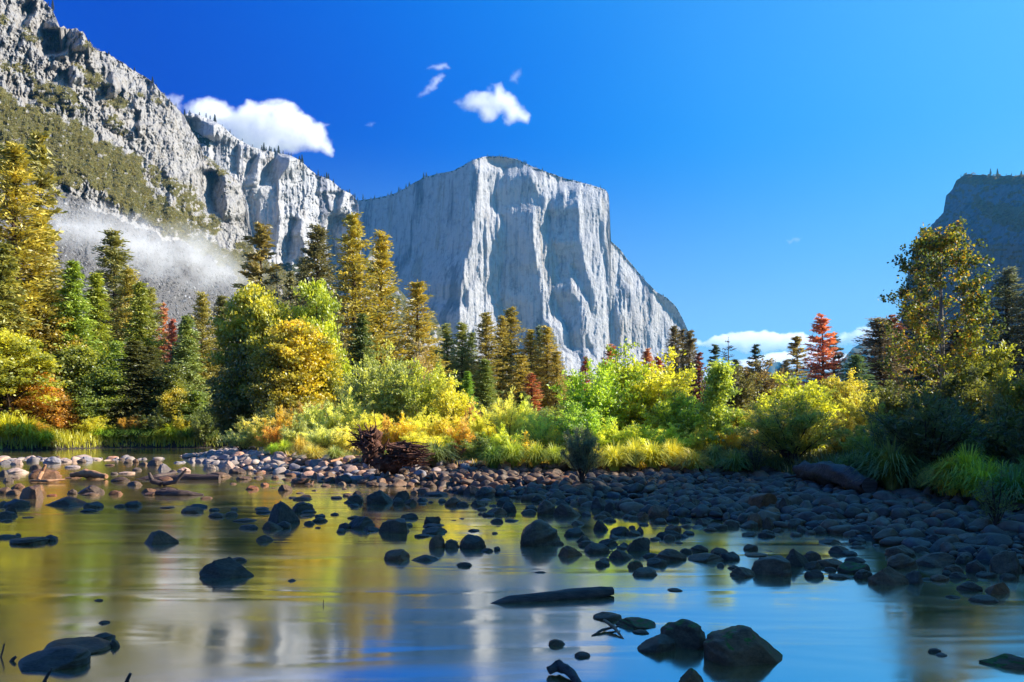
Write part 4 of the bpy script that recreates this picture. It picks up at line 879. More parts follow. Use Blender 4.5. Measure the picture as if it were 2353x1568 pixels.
# tiny trees along the crests
mini = {}
def rimtree(grid, px, hpx, back=0, kind='pine', dark=1., lab=None, grp=None):
    j = int(np.argmin(np.abs(grid['px']-px))); rr = grid['rows']-1+back
    p = (grid['X'][rr, j], grid['Y'][rr, j], grid['Z'][rr, j])
    tm, cm, h, wd = get(kind, int(px)); H_ = hpx/F*p[1]
    root = empty('pine_tree', (p[0], p[1], p[2]-H_*.06), px*.7, (H_/h*1.35, H_/h*1.35, H_/h)); tag(root, lab, 'tree', grp)
    obj('trunk', tm, root); c = obj('crown', cm, root); c.color = (.06*dark, .07*dark, .035*dark, 1)
for grid, lo, hi, n, hp, lab in ((EC, 806, 1004, 34, (6, 13), 'tiny conifer on the low left rim of the monolith'), (EC, 1075, 1225, 26, (5, 9), 'tiny conifer on the summit of the monolith'), (EC, 1230, 1392, 16, (4, 7), 'tiny conifer on the sloping right rim of the monolith'), (EC, 1410, 1560, 8, (3, 6), 'tiny conifer on the right shoulder of the monolith'),
    (M2, 600, 705, 26, (8, 17), 'small conifer on the crest of the pale cliffs under the cloud'), (M2, 425, 600, 18, (7, 15), 'small conifer on the notched crest of the pale cliffs'), (M2, 705, 815, 22, (6, 13), 'small conifer on the low right crest of the pale cliffs'),
    (M1, 110, 420, 14, (6, 14), 'small conifer clinging to the skyline of the left mountainside'), (M1, 395, 440, 7, (9, 20), 'conifer in the notch where the two cliffs meet'), (RTG, 2195, 2400, 15, (8, 18), 'conifer on the flat top of the dark right promontory')):
    for k in range(n):
        px = lo+(hi-lo)*(k+r_.uniform(0, 1))/n
        px += 14*math.sin(k*2.7)*(hi-lo)/200; rimtree(grid, min(hi, max(lo, px)), hp[0]*.6+(hp[1]*1.15-hp[0]*.6)*r_.random()**2, int(r_.integers(0, 3)), 'fir' if k % 3 else 'pine', 1, lab, lab.replace('conifer', 'conifers'))
rimtree(M1, 121, 26, 0, 'pine', 1.2, 'lone pine on the highest left crag')

# scrub on the mountainside: one uncountable cover of leafy clumps
def scrub(grid, n, sz, mask, name, lab, col, leafpx=2.2, nl=46, seed=3, flat=.8):
    r = np.random.default_rng(seed); ok = mask(grid['T'][:grid['rows']]) & (grid['PX'] > -60) & (grid['PX'] < 2480)
    I, J = np.nonzero(ok); wgt = np.ones(len(I)); k = r.choice(len(I), min(n, len(I)), replace=False); I, J = I[k], J[k]
    mb = MB(); X, Y, Z = grid['X'][I, J], grid['Y'][I, J], grid['Z'][I, J]
    s = sz*Y/F*r.uniform(.35, 1.3, len(I))**1.2
    for q in range(0, len(I), 4000):
        x, y, z, ss = X[q:q+4000], Y[q:q+4000], Z[q:q+4000], s[q:q+4000]; m_ = len(x)
        u = r.normal(size=(m_, nl, 3)); u /= np.linalg.norm(u, axis=2)[:, :, None]; u *= r.uniform(.55, 1, (m_, nl, 1)); u[:, :, 2] = np.abs(u[:, :, 2])*flat
        C = np.stack([x, y, z], 1)[:, None]+u*ss[:, None, None]*.5
        L = (leafpx*Y[q:q+4000]/F)[:, None]*np.ones((1, nl))
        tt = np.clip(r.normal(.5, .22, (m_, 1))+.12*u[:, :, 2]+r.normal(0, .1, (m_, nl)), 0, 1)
        mb.leaves(C.reshape(-1, 3), L.ravel(), L.ravel()*.7, tt.ravel())
    o = obj(name, mb.mesh(name, M['leaf'])); o.color = (*col, 1); tag(o, lab, kind='stuff')
scrub(M1, 6500, 18, lambda T: T == 1, 'scrub', 'olive scrub covering the left mountainside', (.21, .19, .045))
scrub(RTG, 900, 12, lambda T: T == 1, 'scrub', 'dull scrub on the dark right promontory', (.12, .09, .045), seed=4)
scrub(FTG, 500, 8, lambda T: T == 1, 'scrub', 'scrub on the rocky foothill', (.10, .11, .03), seed=5)
scrub(M2, 900, 7, lambda T: T == 1, 'scrub', 'scrub on the ledges of the pale cliffs', (.09, .10, .03), seed=6)
# talus blocks
ICO = None
def ico(sub):
    import bmesh
    bm = bmesh.new(); bmesh.ops.create_icosphere(bm, subdivisions=sub, radius=1)
    v = np.array([x.co[:] for x in bm.verts]); f = np.array([[x.index for x in p.verts] for p in bm.faces]); bm.free(); return v, f
i1 = ico(1)
def blocks(grid, n, sz, mask, seed, name, lab, m):
    r = np.random.default_rng(seed); I, J = np.nonzero(mask(grid['T'][:grid['rows']]) & (grid['PX'] > -20)); k = r.choice(len(I), n); I, J = I[k], J[k]
    V = i1[0][None]*r.uniform(.6, 1.25, (n, 12, 1))*r.uniform(.5, 1.3, (n, 1, 3)); s = sz*grid['Y'][I, J]/F*r.uniform(.3, 1.5, n)**1.6
    V = V*s[:, None, None]*.5+np.stack([grid['X'][I, J], grid['Y'][I, J], grid['Z'][I, J]], 1)[:, None]
    mb = MB(); mb.add(V, (i1[1][None]+np.arange(n)[:, None, None]*12).reshape(-1, 3), np.repeat(r.random(n)*.7, 20)); tag(obj(name, mb.mesh(name, m)), lab, kind='stuff')
m, t, out = mat('talus_block'); a = attr(t, 'tint'); princ(t, out, ramp(t, a, [(0, (.06, .055, .055)), (.35, (.15, .145, .14)), (.7, (.33, .32, .32))]), .9, None, .1); M['talus'] = m
blocks(M1, 16000, 4.6, lambda T: T == 2, 8, 'talus', 'grey talus blocks below the left cliffs', M['talus'])
# ------------------------------------------------------------------ river stones
def rockshape(seed, kind, sub=5):
    v, f = ico(sub); r = np.random.default_rng(seed); v = v.copy()
    npl = {'d': 5, 'p': 7, 's': 6, 'b': 9}[kind]; off = {'d': (.68, .92), 'p': (.55, .8), 's': (.55, .85), 'b': (.45, .7)}[kind]
    for _ in range(npl):
        n = r.normal(size=3); n[2] = abs(n[2])*.8; n /= np.linalg.norm(n); d = r.uniform(*off)
        q = v@n-d; k = q > 0; v[k] -= np.outer(q[k]*.9, n)
    v *= (1+.17*n3(v*1.1+seed*3.7, seed)+.06*n3(v*2.9+seed, seed+3))[:, None]
    u = np.clip(v[:, 2], 0, 1)
    if kind == 'p':
        dx = r.uniform(-.35, .35); v[:, 0] = v[:, 0]*(1-.52*u**1.3)+dx*u; v[:, 1] *= (1-.4*u)
    if kind == 's': v[:, 2] += .35*v[:, 0]*(v[:, 2] > -.2)*np.sign(r.random()-.4); v[:, 1] *= 1.1
    top = v[v[:, 2] > -.05]; v[:, 0] = (v[:, 0]-(top[:, 0].max()+top[:, 0].min())/2)/((top[:, 0].max()-top[:, 0].min())/2); v[:, 2] /= v[:, 2].max()
    mb = MB(); mb.add(v, f, r.random()); return mb
RK = {}
def rockmesh(kind, var, m, big):
    key = (kind, var % 5, m, big)
    if key not in RK:
        b = rockshape(var % 5*13+{'d': 1, 'p': 2, 's': 3, 'b': 4}[kind], kind, 5 if big else 4); RK[key] = b.mesh('boulder', M[m], True)
    return RK[key]
ZT = {'A': (0, 976.6, .26857), 'B': (574.5, 976.6, .26857), 'C': (1149, 976.6, .26857), 'D': (1723.4, 1034, .26757), 'E': (0, 1223.6, .3174), 'F': (689.4, 1223.6, .3174), 'G': (1263.9, 1223.6, .3174), 'H': (1780.9, 1263.9, .24318)}
ROCKS = {
'A': "380,460,255,88,d 815,455,155,48 625,458,130,18 270,635,200,120,b 165,560,120,60 120,605,130,55 40,590,110,60 775,592,225,78,b 780,606,140,28 620,595,90,45 990,600,110,40 450,610,95,18 565,698,345,85,b 800,712,160,55 765,745,140,28 1030,708,105,30 1140,704,140,54 610,700,50,16 145,708,210,75 30,700,90,50 60,795,150,60 90,760,100,60,b 50,832,110,24 240,800,100,14 1035,490,165,44 1155,522,130,44 1410,485,130,44 1280,588,130,45 1300,606,130,34 1440,560,140,24 1765,634,100,22 2160,557,115,38 2265,522,70,26 2085,470,130,30 2210,460,85,25 1860,450,230,48 1645,755,190,55 1690,715,180,38 1835,738,90,26 1855,792,160,42 1980,780,110,38 2005,728,65,24 2240,725,120,22 2255,755,130,25 2095,830,190,30 2125,893,165,42 2265,1000,145,60,p 1385,1025,285,125,p 250,1022,300,60,s 430,998,140,58 60,975,180,38 155,955,60,25 2030,1180,170,45 1435,715,120,16 140,418,190,50 305,388,100,52 620,368,120,24 740,313,100,42 280,320,100,52 450,330,160,60 490,300,70,35 150,345,110,50 40,340,120,40 560,320,110,30 700,322,80,35 1330,350,145,60 1175,392,85,28 1407,390,110,60,p 1085,420,135,22 1575,405,120,42 1480,410,70,25 1790,384,110,50,b 1945,375,130,72,b 2030,420,150,52 1160,325,60,35 1230,345,80,30 1100,330,80,38 1040,300,55,18 980,425,60,22 940,350,90,16 30,445,80,62 130,462,90,20 70,490,90,40",
'B': "300,568,122,58 450,510,190,60,s 215,462,70,30 70,458,80,24 605,495,60,20 690,495,115,50 800,500,150,75 780,440,220,70 530,415,100,30 345,440,100,30 450,450,100,35 520,460,80,30 1060,530,130,42 785,518,75,34 650,528,90,22 870,525,60,18 125,518,70,22 808,552,52,14 550,566,50,12 430,590,75,14 290,850,265,200,p 190,900,180,78,p 290,885,150,62 455,745,195,88 505,755,125,28 495,785,130,24 600,790,90,28 600,832,130,42 505,855,95,35 100,727,115,24 115,755,130,28 25,822,65,15 30,893,80,40 445,645,160,30 480,622,110,26 365,630,80,16 740,634,105,24 725,775,80,24 900,668,150,75 925,610,100,50,p 850,672,100,22 830,614,75,28 1115,678,240,120,s 1300,640,140,80,p 1270,685,105,65 1375,683,105,50 895,704,80,32 1540,540,120,60 1490,590,160,55 1590,610,210,40 1475,655,95,32 1475,680,75,20 1545,668,50,16 1405,590,70,30 1370,530,75,36 955,888,225,105,d 1235,925,265,125,b 900,805,130,28 810,887,115,50 780,922,85,38 1035,912,145,40 1360,868,65,30 1365,805,155,52,b 1560,848,145,65,s 1560,880,160,36 1580,932,220,58 1470,962,130,30 1745,693,160,75 1820,700,115,45 1645,664,75,32 1950,698,125,55 2005,682,70,35 1985,732,95,28 2080,700,70,20 2215,748,140,88 2110,770,180,62 2040,782,115,38 1970,770,45,20 2115,840,115,42 2180,690,150,75 1915,915,100,24 2095,933,50,18 1600,1050,140,115,b 1725,1055,125,78 1905,1060,235,122,d 2030,1090,105,34 2115,1075,55,36 130,998,140,58,p 580,885,50,14 1255,1160,222,98,d 1495,1172,230,60,b 1605,500,150,98 1745,505,110,80 1800,525,100,60,p 1680,528,85,55 1980,500,110,55 1950,460,90,50 2010,620,175,90 2140,565,100,60 2145,612,100,52 1900,600,160,80 1810,580,120,60 1870,530,90,35",
'C': "335,1035,390,225,d 495,1030,110,38 635,955,190,75 665,858,110,38 865,908,130,98,p 715,1010,130,70,p 745,1045,155,58 830,1100,220,90 925,1040,170,65 1045,1065,95,38 1060,1045,80,40 1180,1082,210,120,p 1240,1010,90,48 600,1130,210,98,p 1040,1155,210,92,p 1450,1165,280,105 1290,1140,140,45 1330,1175,150,35 1030,945,180,75 1140,950,130,50 1195,930,65,60 1130,890,60,30 975,978,80,30 960,960,50,28 1480,920,145,68 1440,975,215,78,b 1450,988,110,55 1615,945,100,40 1570,968,80,35 1330,990,95,30 1530,1015,70,22 1230,862,90,24 1370,845,120,48 1590,835,110,40 1475,830,120,55 935,832,120,40 1145,815,110,38 1355,800,190,120 1215,815,120,70 575,785,240,115,p 395,765,190,125 250,765,135,45 265,735,120,50 850,720,150,100 740,780,80,40 890,785,120,45 860,805,130,40 1095,805,100,40 985,775,70,45 1030,780,60,45 1135,775,100,40 940,740,100,85 1310,655,160,85,s 1660,700,130,72 1465,705,100,52 1215,730,150,50 1080,710,180,60 265,625,140,95 470,620,120,60 715,635,140,85 320,660,105,60 760,680,80,85 1830,770,150,70 1735,860,130,58 1860,895,180,55 1800,910,120,35 1980,875,155,65 2130,885,150,65,s 2140,955,150,40 2280,965,150,55 2300,840,110,60 1990,795,140,95 2250,720,280,140,b 2065,730,90,65 2145,1075,125,55 1700,1085,160,60 1590,1105,110,50 1880,1125,160,75 1760,1176,300,75 1965,1160,170,75 2190,1130,230,35 410,460,105,55 495,425,110,60,b 1065,445,110,55 1900,560,125,60 1830,535,60,45 1600,550,50,22",
'D': "310,540,145,130 310,325,75,42 250,330,55,30 235,285,80,55 465,370,140,55,s 780,385,90,50 1750,470,180,90 1450,490,170,75 1270,625,135,100 1415,680,190,105 1080,550,200,95,b 1175,515,160,85,s 1425,535,140,60 1620,570,190,90,p 1880,685,200,100 750,635,190,100,p 630,540,110,80 860,510,110,60 700,560,100,60 40,660,130,120 160,675,110,100 390,670,140,75 620,665,150,60 145,750,145,65 395,745,95,40 245,710,100,40 450,712,95,55 595,725,140,70 740,730,130,70 520,727,90,38 805,658,135,38 935,662,65,34 1100,680,210,78 1020,748,150,65 1110,742,125,85 1215,752,110,88 1340,775,110,30 1500,738,160,82,p 1705,730,200,70 1740,830,150,110 1615,820,185,95 1960,845,240,98 2085,755,190,80 2240,830,190,72 2320,550,180,80,p 685,808,180,42 920,800,140,48 910,820,85,36 925,850,125,28 1085,828,60,20 770,895,190,70 175,1080,340,170,b 390,1010,270,165,p 535,955,160,88 305,1085,100,65 545,1030,150,72 690,1010,230,75 545,1100,165,75,b 690,1045,110,40 850,910,140,42 905,970,190,50 890,1060,290,98 775,1110,200,45,s 975,1110,170,85 1200,1170,365,170,p 1415,1155,160,115 1290,920,250,100 1300,1020,280,130 1460,885,150,65 1490,840,120,50 1580,1010,340,130,s 1840,870,300,70 1870,905,260,70 1840,980,160,90 2090,960,270,140 2210,1070,310,200 1940,1055,170,110 1630,1130,180,60 1745,1060,160,75 1690,1085,105,50 1790,1110,150,60 2030,1100,170,55 1880,1215,200,85 2130,1245,200,110,p 2220,1120,130,60",
'E': "385,1005,530,180,s 570,890,500,110,d 750,780,160,52 825,840,110,75,b 1645,340,405,160,p 755,665,80,25 715,500,60,14",
'F': "1190,250,115,35", 'G': "1410,975,590,300,s 960,848,360,220,d 770,878,270,130,s 620,700,290,78 415,640,210,58 655,738,130,32 45,825,120,50 235,910,115,45 1020,1110,185,125,b 380,245,110,50 395,208,90,26 620,262,115,60 685,318,185,65 1395,325,180,72 775,245,150,55 1330,268,90,30 1235,250,55,32 905,430,110,24",
'H': "1965,500,265,70 1680,462,130,32 1500,978,120,45,b 1570,1008,100,35 2250,1150,560,160,b"}
NAMED = {('C', '335,1035'): 'largest dark boulder standing in the middle of the pool', ('G', '1410,975'): 'biggest boulder in the foreground, brown, with a long slope, lower right', ('G', '960,848'): 'mossy topped boulder left of the biggest foreground boulder', ('G', '770,878'): 'low smooth slab in front of the mossy topped boulder', ('G', '620,700'): 'flat wet stone behind the driftwood splinters', ('G', '415,640'): 'dark stone with twigs furthest left of the foreground cluster', ('G', '1020,1110'): 'mossy brown stone cut by the bottom edge of the picture', ('G', '45,825'): 'small lone stone left of the foreground cluster', ('G', '235,910'): 'small stone above the branch stub at the bottom edge', ('E', '385,1005'): 'large grey slab boulder in the lower left corner', ('E', '570,890'): 'long dark stone behind the grey slab in the lower left corner', ('E', '750,780'): 'small round stone above the lower left slab', ('E', '825,840'): 'small blocky stone right of the lower left slab', ('E', '1645,340'): 'lone peaked boulder with a long left slope in the golden water', ('E', '755,665'): 'tiny stone breaking the water above the lower left slab', ('E', '715,500'): 'tiny flat stone, topmost of the two above the lower left slab', ('A', '1385,1025'): 'lone peaked stone upstream of the sloping one in the golden water', ('A', '250,1022'): 'long low stone near the left edge, left of the lone peaked stone', ('A', '380,460'): 'big flat dark boulder among the left driftwood', ('A', '270,635'): 'squat angular brown boulder on the left', ('A', '565,698'): 'long low flat black boulder on the left', ('A', '775,592'): 'squared brown boulder right of the angular one', ('A', '2265,1000'): 'small peaked stone at the foot of the tall upright boulder', ('A', '1330,350'): 'large grey stone at the left end of the sunlit gravel', ('A', '1407,390'): 'sunlit orange tan peaked stone at the left end of the gravel', ('A', '1945,375'): 'tall blocky stone standing among the sunlit gravel', ('A', '140,418'): 'pale flat stone beside the left driftwood', ('B', '290,850'): 'tall upright dark boulder left of the yellow reflection', ('B', '455,745'): 'rounded boulder right of the tall upright one', ('B', '955,888'): 'domed boulder between yellow reflections, left of two', ('B', '1235,925'): 'faceted boulder between yellow reflections, right of two', ('B', '1115,678'): 'long sloping boulder at the edge of the cobbles', ('B', '1600,1050'): 'upright dark stone, left of the three in a row', ('B', '1725,1055'): 'low middle stone of the three in a row', ('B', '1905,1060'): 'rounded dome stone, right of the three in a row', ('B', '1255,1160'): 'lone dome stone in front of the golden water', ('B', '1495,1172'): 'flat topped stone right of the lone dome stone', ('B', '130,998'): 'small peaked stone left of the yellow reflection', ('B', '780,440'): 'large dark stone at the left end of the shaded bar', ('B', '1300,640'): 'reddish brown peaked stone right of the long sloping boulder', ('D', '175,1080'): 'flat topped brown boulder, largest at the front of the bar', ('D', '390,1010'): 'peaked black boulder behind the flat topped brown one', ('D', '1200,1170'): 'large rugged boulder at the water edge of the right bar', ('H', '2250,1150'): 'rough mossy boulder in the lower right corner', ('H', '1965,500'): 'low oval stone furthest out from the right bar', ('D', '1270,625'): 'round tan boulder standing up from the right cobbles', ('C', '1180,1082'): 'steep peaked stone at the front of the middle bar', ('D', '2210,1070'): 'big round boulder at the right edge', ('D', '1580,1010'): 'long smooth slab on the right bar', ('D', '310,540'): 'round black boulder right of the huge weathered one', ('C', '2250,720'): 'huge weathered boulder in the middle of the right cobbles', ('C', '1880,1125'): 'rounded stone behind the flat topped brown boulder', ('C', '575,785'): 'broad peaked boulder behind the largest pool boulder', ('C', '395,765'): 'round boulder left of the broad peaked one behind the pool'}
_sz = sorted([(-float(it.split(',')[2])*ZT[k_][2], k_, it) for k_, v_ in ROCKS.items() for it in v_.split()])
SOLO = set((k_, it) for _, k_, it in _sz[:300])|set((k_, it) for _, k_, it in _sz if (k_, ','.join(it.split(',')[:2])) in NAMED)
REST = []
NR = 0
for zk_, s in ROCKS.items():
    x0, y0, k = ZT[zk_]
    for idx, it in enumerate(s.split()):
        p = it.split(','); cx, by, w_, h_ = [float(q) for q in p[:4]]; kind = p[4] if len(p) > 4 else 'd'
        px, py, wpx, hpx = x0+cx*k, y0+by*k, w_*k, h_*k; NR += 1
        Y = CH*F/(py-HZ)
        for _ in range(6):
            Y = (CH-max(0, g1((px-1176.5)/F*Y, Y)))/((py-HZ)/F)
        Wm = wpx/F*Y; dep = Wm*.75; Yc = Y+dep*.5; Wm *= Yc/Y
        ztop = CH-((py-hpx)-HZ)/F*Yc; X = (px-1176.5)/F*Yc; zb_ = max(0, g1(X, Yc))
        hh = max(ztop-zb_, .25*hpx/F*Y+.01)
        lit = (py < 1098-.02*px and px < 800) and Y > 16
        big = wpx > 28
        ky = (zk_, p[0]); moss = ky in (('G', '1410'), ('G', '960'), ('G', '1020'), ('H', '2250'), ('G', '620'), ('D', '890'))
        mt = 'dry' if (lit and idx % 5) else 'wetmoss' if moss else 'wet' if py > 1120 or zb_ < .02 else 'bar'  # paler stone where the sun falls, darker in shade: light set by material
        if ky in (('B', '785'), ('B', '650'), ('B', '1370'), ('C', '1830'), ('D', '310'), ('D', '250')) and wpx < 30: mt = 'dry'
        me = rockmesh(kind, NR*7+idx, mt, big)
        if (zk_, it) not in SOLO: REST.append((me, X, Yc, zb_+hh*.06, Wm/2, dep/2, hh*.94)); continue
        o = obj('boulder' if wpx > 40 else 'river_stone', me, None, (X, Yc, zb_+hh*.06))
        o.scale = (Wm/2*(-1 if (NR % 2 and kind == 'd') else 1), dep/2, hh*.94)
        o.rotation_euler = (0, 0, R((NR*37 % 40)-20) if kind == 'd' else R((NR*37 % 16)-8))
        lab = NAMED.get((zk_, '%s,%s' % (p[0], p[1])))
        if lab: tag(o, lab, 'boulder')
        else:
            zone = ('in the golden pool at the left' if px < 600 else 'in the silky water of the middle' if px < 1250 else 'in the blue water of the right') if (zb_ < .015 and py > 1110) else ('in the sunlit left shallows' if px < 800 else 'on the cobble bar below the roots' if px < 1300 else 'on the middle of the cobble bar' if px < 1750 else 'on the right part of the cobble bar')
            shp = {'d': 'rounded', 'p': 'peaked', 's': 'sloping', 'b': 'blocky'}[kind]; szn = 'larger' if wpx > 45 else 'medium' if wpx > 26 else 'small'
            lab = '%s %s %s stone %s' % (szn, 'pale tan' if mt == 'dry' else 'dark', shp, zone); tag(o, lab, 'boulder' if wpx > 40 else 'stone', lab.replace('stone', 'stones', 1))
mb = MB()
for me, X, Yc, z_, a_, b_, c_ in REST:
    v_ = np.zeros(len(me.vertices)*3, np.float32); me.vertices.foreach_get('co', v_); f_ = np.zeros(len(me.loops), np.int32); me.loops.foreach_get('vertex_index', f_)
    mb.add(v_.reshape(-1, 3)*[a_, b_, c_]+[X, Yc, z_], f_.reshape(-1, 3), (X*7.3) % 1)
tag(obj('river_stones', mb.mesh('river_stones', M['bar'], True)), 'small dark stones lying between the larger boulders of the river', kind='stuff')
# the uncountable cobbles of the bar
def cobbles(n, xr, yr, cond, size, m, name, lab, seed, sub=3):
    r = np.random.default_rng(seed); pr = []
    for s in range(8):
        b = rockshape(200+s+seed, 'dsbd'[s % 4], sub); pr.append((b.v[0], b.f3[0]))
    x = r.uniform(*xr, n*4); y = r.uniform(*yr, n*4); z = gz(x, y); ok = cond(x, y, z) & (np.abs(x) < .70*y+1)
    x, y, z = x[ok], y[ok], z[ok]
    # drop those crowding each other
    cell = {}; keep = []; sz = size[0]+(size[1]-size[0])*r.random(len(x))**1.8; order = np.argsort(-sz)
    for i in order:
        key = (int(x[i]/.3), int(y[i]/.3)); hit = False
        for a in (-1, 0, 1):
            for b in (-1, 0, 1):
                for q in cell.get((key[0]+a, key[1]+b), ()):
                    if (x[i]-x[q])**2+(y[i]-y[q])**2 < (.36*(sz[i]+sz[q]))**2: hit = True; break
                if hit: break
            if hit: break
        if hit: continue
        cell.setdefault(key, []).append(i); keep.append(i)
        if len(keep) >= n: break
    mb = MB()
    for i in keep:
        v, f = pr[i % 8]; a = r.uniform(0, 6.3); c, s_ = math.cos(a), math.sin(a); W = sz[i]/2
        sc = np.array([W*r.uniform(.85, 1.45), W*r.uniform(.6, 1.05), W*r.uniform(.4, .85)]); q = v*sc
        tl = r.normal(0, .22); q = np.stack([q[:, 0], q[:, 1]*math.cos(tl)-q[:, 2]*math.sin(tl), q[:, 1]*math.sin(tl)+q[:, 2]*math.cos(tl)], 1)
        q = np.stack([q[:, 0]*c-q[:, 1]*s_, q[:, 0]*s_+q[:, 1]*c, q[:, 2]], 1)+[x[i], y[i], max(z[i], -.06)+W*.14]
        mb.add(q, f, r.random())
    print(name, len(keep)); tag(obj(name, mb.mesh(name, M[m], True)), lab, kind='stuff')
inb = lambda x, y: inpoly(x, y, BARP)
fr = lambda z: (z < .5)
cobbles(3000, (-6, 7.6), (8, 24), lambda x, y, z: (z > -.05) & inb(x, y) & ~inpoly(x, y-.3, LAND) & (y < 26-.4*(x < -3)), (.11, .36), 'bar', 'cobbles', 'dark rounded cobbles of the shaded bar', 1)
cobbles(1800, (-6, 9), (8, 24), lambda x, y, z: (z > -.02) & inb(x, y) & ~inpoly(x, y-.3, LAND), (.07, .16), 'bar', 'cobbles', 'small dark pebbles between the cobbles', 2, 2)
cobbles(1500, (-18, -1), (20, 48), lambda x, y, z: inb(x, y) & ~inpoly(x, y-.6, LAND) & (y > 21.2+.3*(x+2)), (.16, .46), 'dry', 'cobbles', 'sunlit tan cobbles of the left bar', 3)
def near(x, y, z):
    d = dpoly(x, y, BARP); return (z < 0) & (d < 1.6) & (vn(x*1.2, y*1.2, 3) > .42+.16*d) & (y < 30)
cobbles(330, (-8, 10), (5.5, 30), near, (.10, .34), 'wet', 'cobbles', 'half sunken stones along the waterline', 4)
cobbles(150, (-24, -9), (29, 36), lambda x, y, z: (vn(x*.5, y*.5, 8) > .45) & (np.abs(y-33+.1*(x+16)) < 1.9), (.2, .55), 'dry', 'cobbles', 'tan stones of the low spit in the left shallows', 5)
cobbles(90, (-12, 6), (8, 22), lambda x, y, z: (z < -.02) & (vn(x*.7, y*.9, 11) > .56), (.08, .26), 'wet', 'cobbles', 'small stones barely breaking the river surface', 6, 2)
cobbles(60, (-17, -7), (48.6, 50.6), lambda x, y, z: x > -18, (.3, .9), 'wet', 'cobbles', 'dark stones at the foot of the far left bank', 7)
cobbles(110, (-9, 4), (-2, 60), lambda x, y, z: (np.abs(y-21.9-.25*x) < .9) & (x > -4), (.1, .3), 'dry', 'cobbles', 'pale pebbles at the top of the bar', 9, 2)

# ------------------------------------------------------------------ grass
TU = [tussock(s) for s in (1, 2, 3)]; TUM = [t_[0].mesh('grass_tussock', M['grass']) for t_ in TU]
GR = [(862, 1052, 60, 30, (.2, .3, .05)), (1000, 1078, 90, 42, (.16, .2, .05)), (1035, 1075, 60, 36, (.12, .17, .04)), (1135, 1078, 70, 44, (.2, .3, .03)), (1178, 1085, 80, 52, (.35, .42, .04)), (1232, 1082, 70, 44, (.34, .38, .04)), (1275, 1080, 70, 40, (.3, .36, .04)), (1320, 1080, 60, 36, (.3, .3, .05)),
 (1372, 1082, 70, 40, (.45, .42, .05)), (1412, 1084, 90, 52, (.5, .5, .06)), (1458, 1086, 90, 52, (.52, .5, .06)), (1500, 1086, 90, 50, (.5, .5, .05)), (1545, 1086, 80, 50, (.5, .46, .05)), (1590, 1084, 80, 42, (.42, .38, .05)), (1640, 1084, 80, 40, (.2, .22, .05)), (1690, 1086, 80, 44, (.22, .24, .04)), (1735, 1086, 70, 44, (.3, .3, .03)), (1780, 1086, 70, 34, (.2, .2, .04)),
 (1955, 1122, 110, 60, (.06, .09, .03)), (1935, 1118, 70, 44, (.10, .13, .04)), (2010, 1128, 130, 90, (.08, .11, .04)), (2050, 1135, 130, 100, (.10, .12, .05)), (2085, 1130, 100, 80, (.10, .11, .05)), (2190, 1140, 110, 80, (.2, .2, .03)), (2225, 1148, 120, 95, (.26, .30, .02)), (2260, 1150, 120, 85, (.2, .26, .02)), (2300, 1150, 120, 70, (.16, .18, .04)), (2330, 1158, 130, 80, (.06, .12, .05)), (2370, 1160, 120, 90, (.06, .11, .05)), (2170, 1120, 90, 70, (.22, .16, .05)), (2280, 1120, 90, 60, (.28, .19, .06)),
 (630, 1043, 40, 24, (.35, .5, .02)), (655, 1042, 50, 28, (.38, .46, .03)), (720, 1058, 70, 30, (.45, .4, .08)), (570, 1035, 40, 22, (.3, .45, .02)), (770, 1060, 60, 26, (.3, .34, .08)), (690, 1052, 50, 40, (.5, .4, .08)), (1872, 1112, 34, 18, (.6, .33, .04)),
 (20, 1040, 90, 46, (.5, .6, .02)), (60, 1040, 90, 44, (.5, .6, .02)), (105, 1037, 70, 32, (.5, .52, .02)), (150, 1031, 70, 26, (.12, .25, .02)), (190, 1031, 70, 24, (.16, .34, .02)), (235, 1031, 70, 26, (.3, .48, .02)), (270, 1031, 60, 22, (.14, .24, .02)), (315, 1031, 70, 24, (.12, .22, .02)), (355, 1031, 60, 22, (.12, .2, .02)), (395, 1031, 70, 30, (.42, .55, .02)), (435, 1031, 60, 24, (.14, .22, .02)), (478, 1031, 60, 22, (.08, .13, .02))]
for i, (px, py, wpx, hpx, c) in enumerate(GR):
    Y = CH*F/(py-HZ)
    for _ in range(6): Y = (CH-max(0, g1((px-1176.5)/F*Y, Y)))/((py-HZ)/F)
    if px < 500: Y = 46.3 if px < 130 else 50.6
    if px > 500 and px != 1872:
        for q in range(160):
            Y = 8+q*.25
            if inpoly(np.array([(px-1176.5)/F*Y]), np.array([Y]), LAND)[0]: break
        Y += (-.25 if i % 2 else .15)+(i % 3)*.15
    X = (px-1176.5)/F*Y; s = wpx/F*Y/1.1; hz_ = hpx/F*Y/(.68 if px < 1900 else .75)
    c = tuple(min(.65, k_*1.35) for k_ in c) if px < 1900 else (min(.6, c[0]*2.8), min(.6, c[1]*2.3), c[2]*.8)  # shaded right bank tussocks are brightened by colour to lift the shade
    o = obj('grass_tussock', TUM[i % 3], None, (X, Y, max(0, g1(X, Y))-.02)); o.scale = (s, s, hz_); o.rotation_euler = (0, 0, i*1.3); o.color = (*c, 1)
    wh = 'on the far left bank' if px < 520 else 'left of the root mass' if px < 830 else 'right of the root mass' if px < 1350 else 'under the great shrub trees' if px < 1600 else 'between the sapling and the old log' if px < 1900 else 'left of the big dark willow' if px < 2120 else 'right of the big dark willow'
    sh = 'sunlit yellow green' if max(c) > .4 else 'golden' if c[0] > .25 else 'green' if max(c) > .18 else 'dim green'
    lab = '%s arching grass tussock %s' % (sh, wh)
    if px == 1872: lab = 'small bright orange yellow grass tuft alone among the dark cobbles'
    tag(o, lab, 'grass', None if px == 1872 else lab+'s')
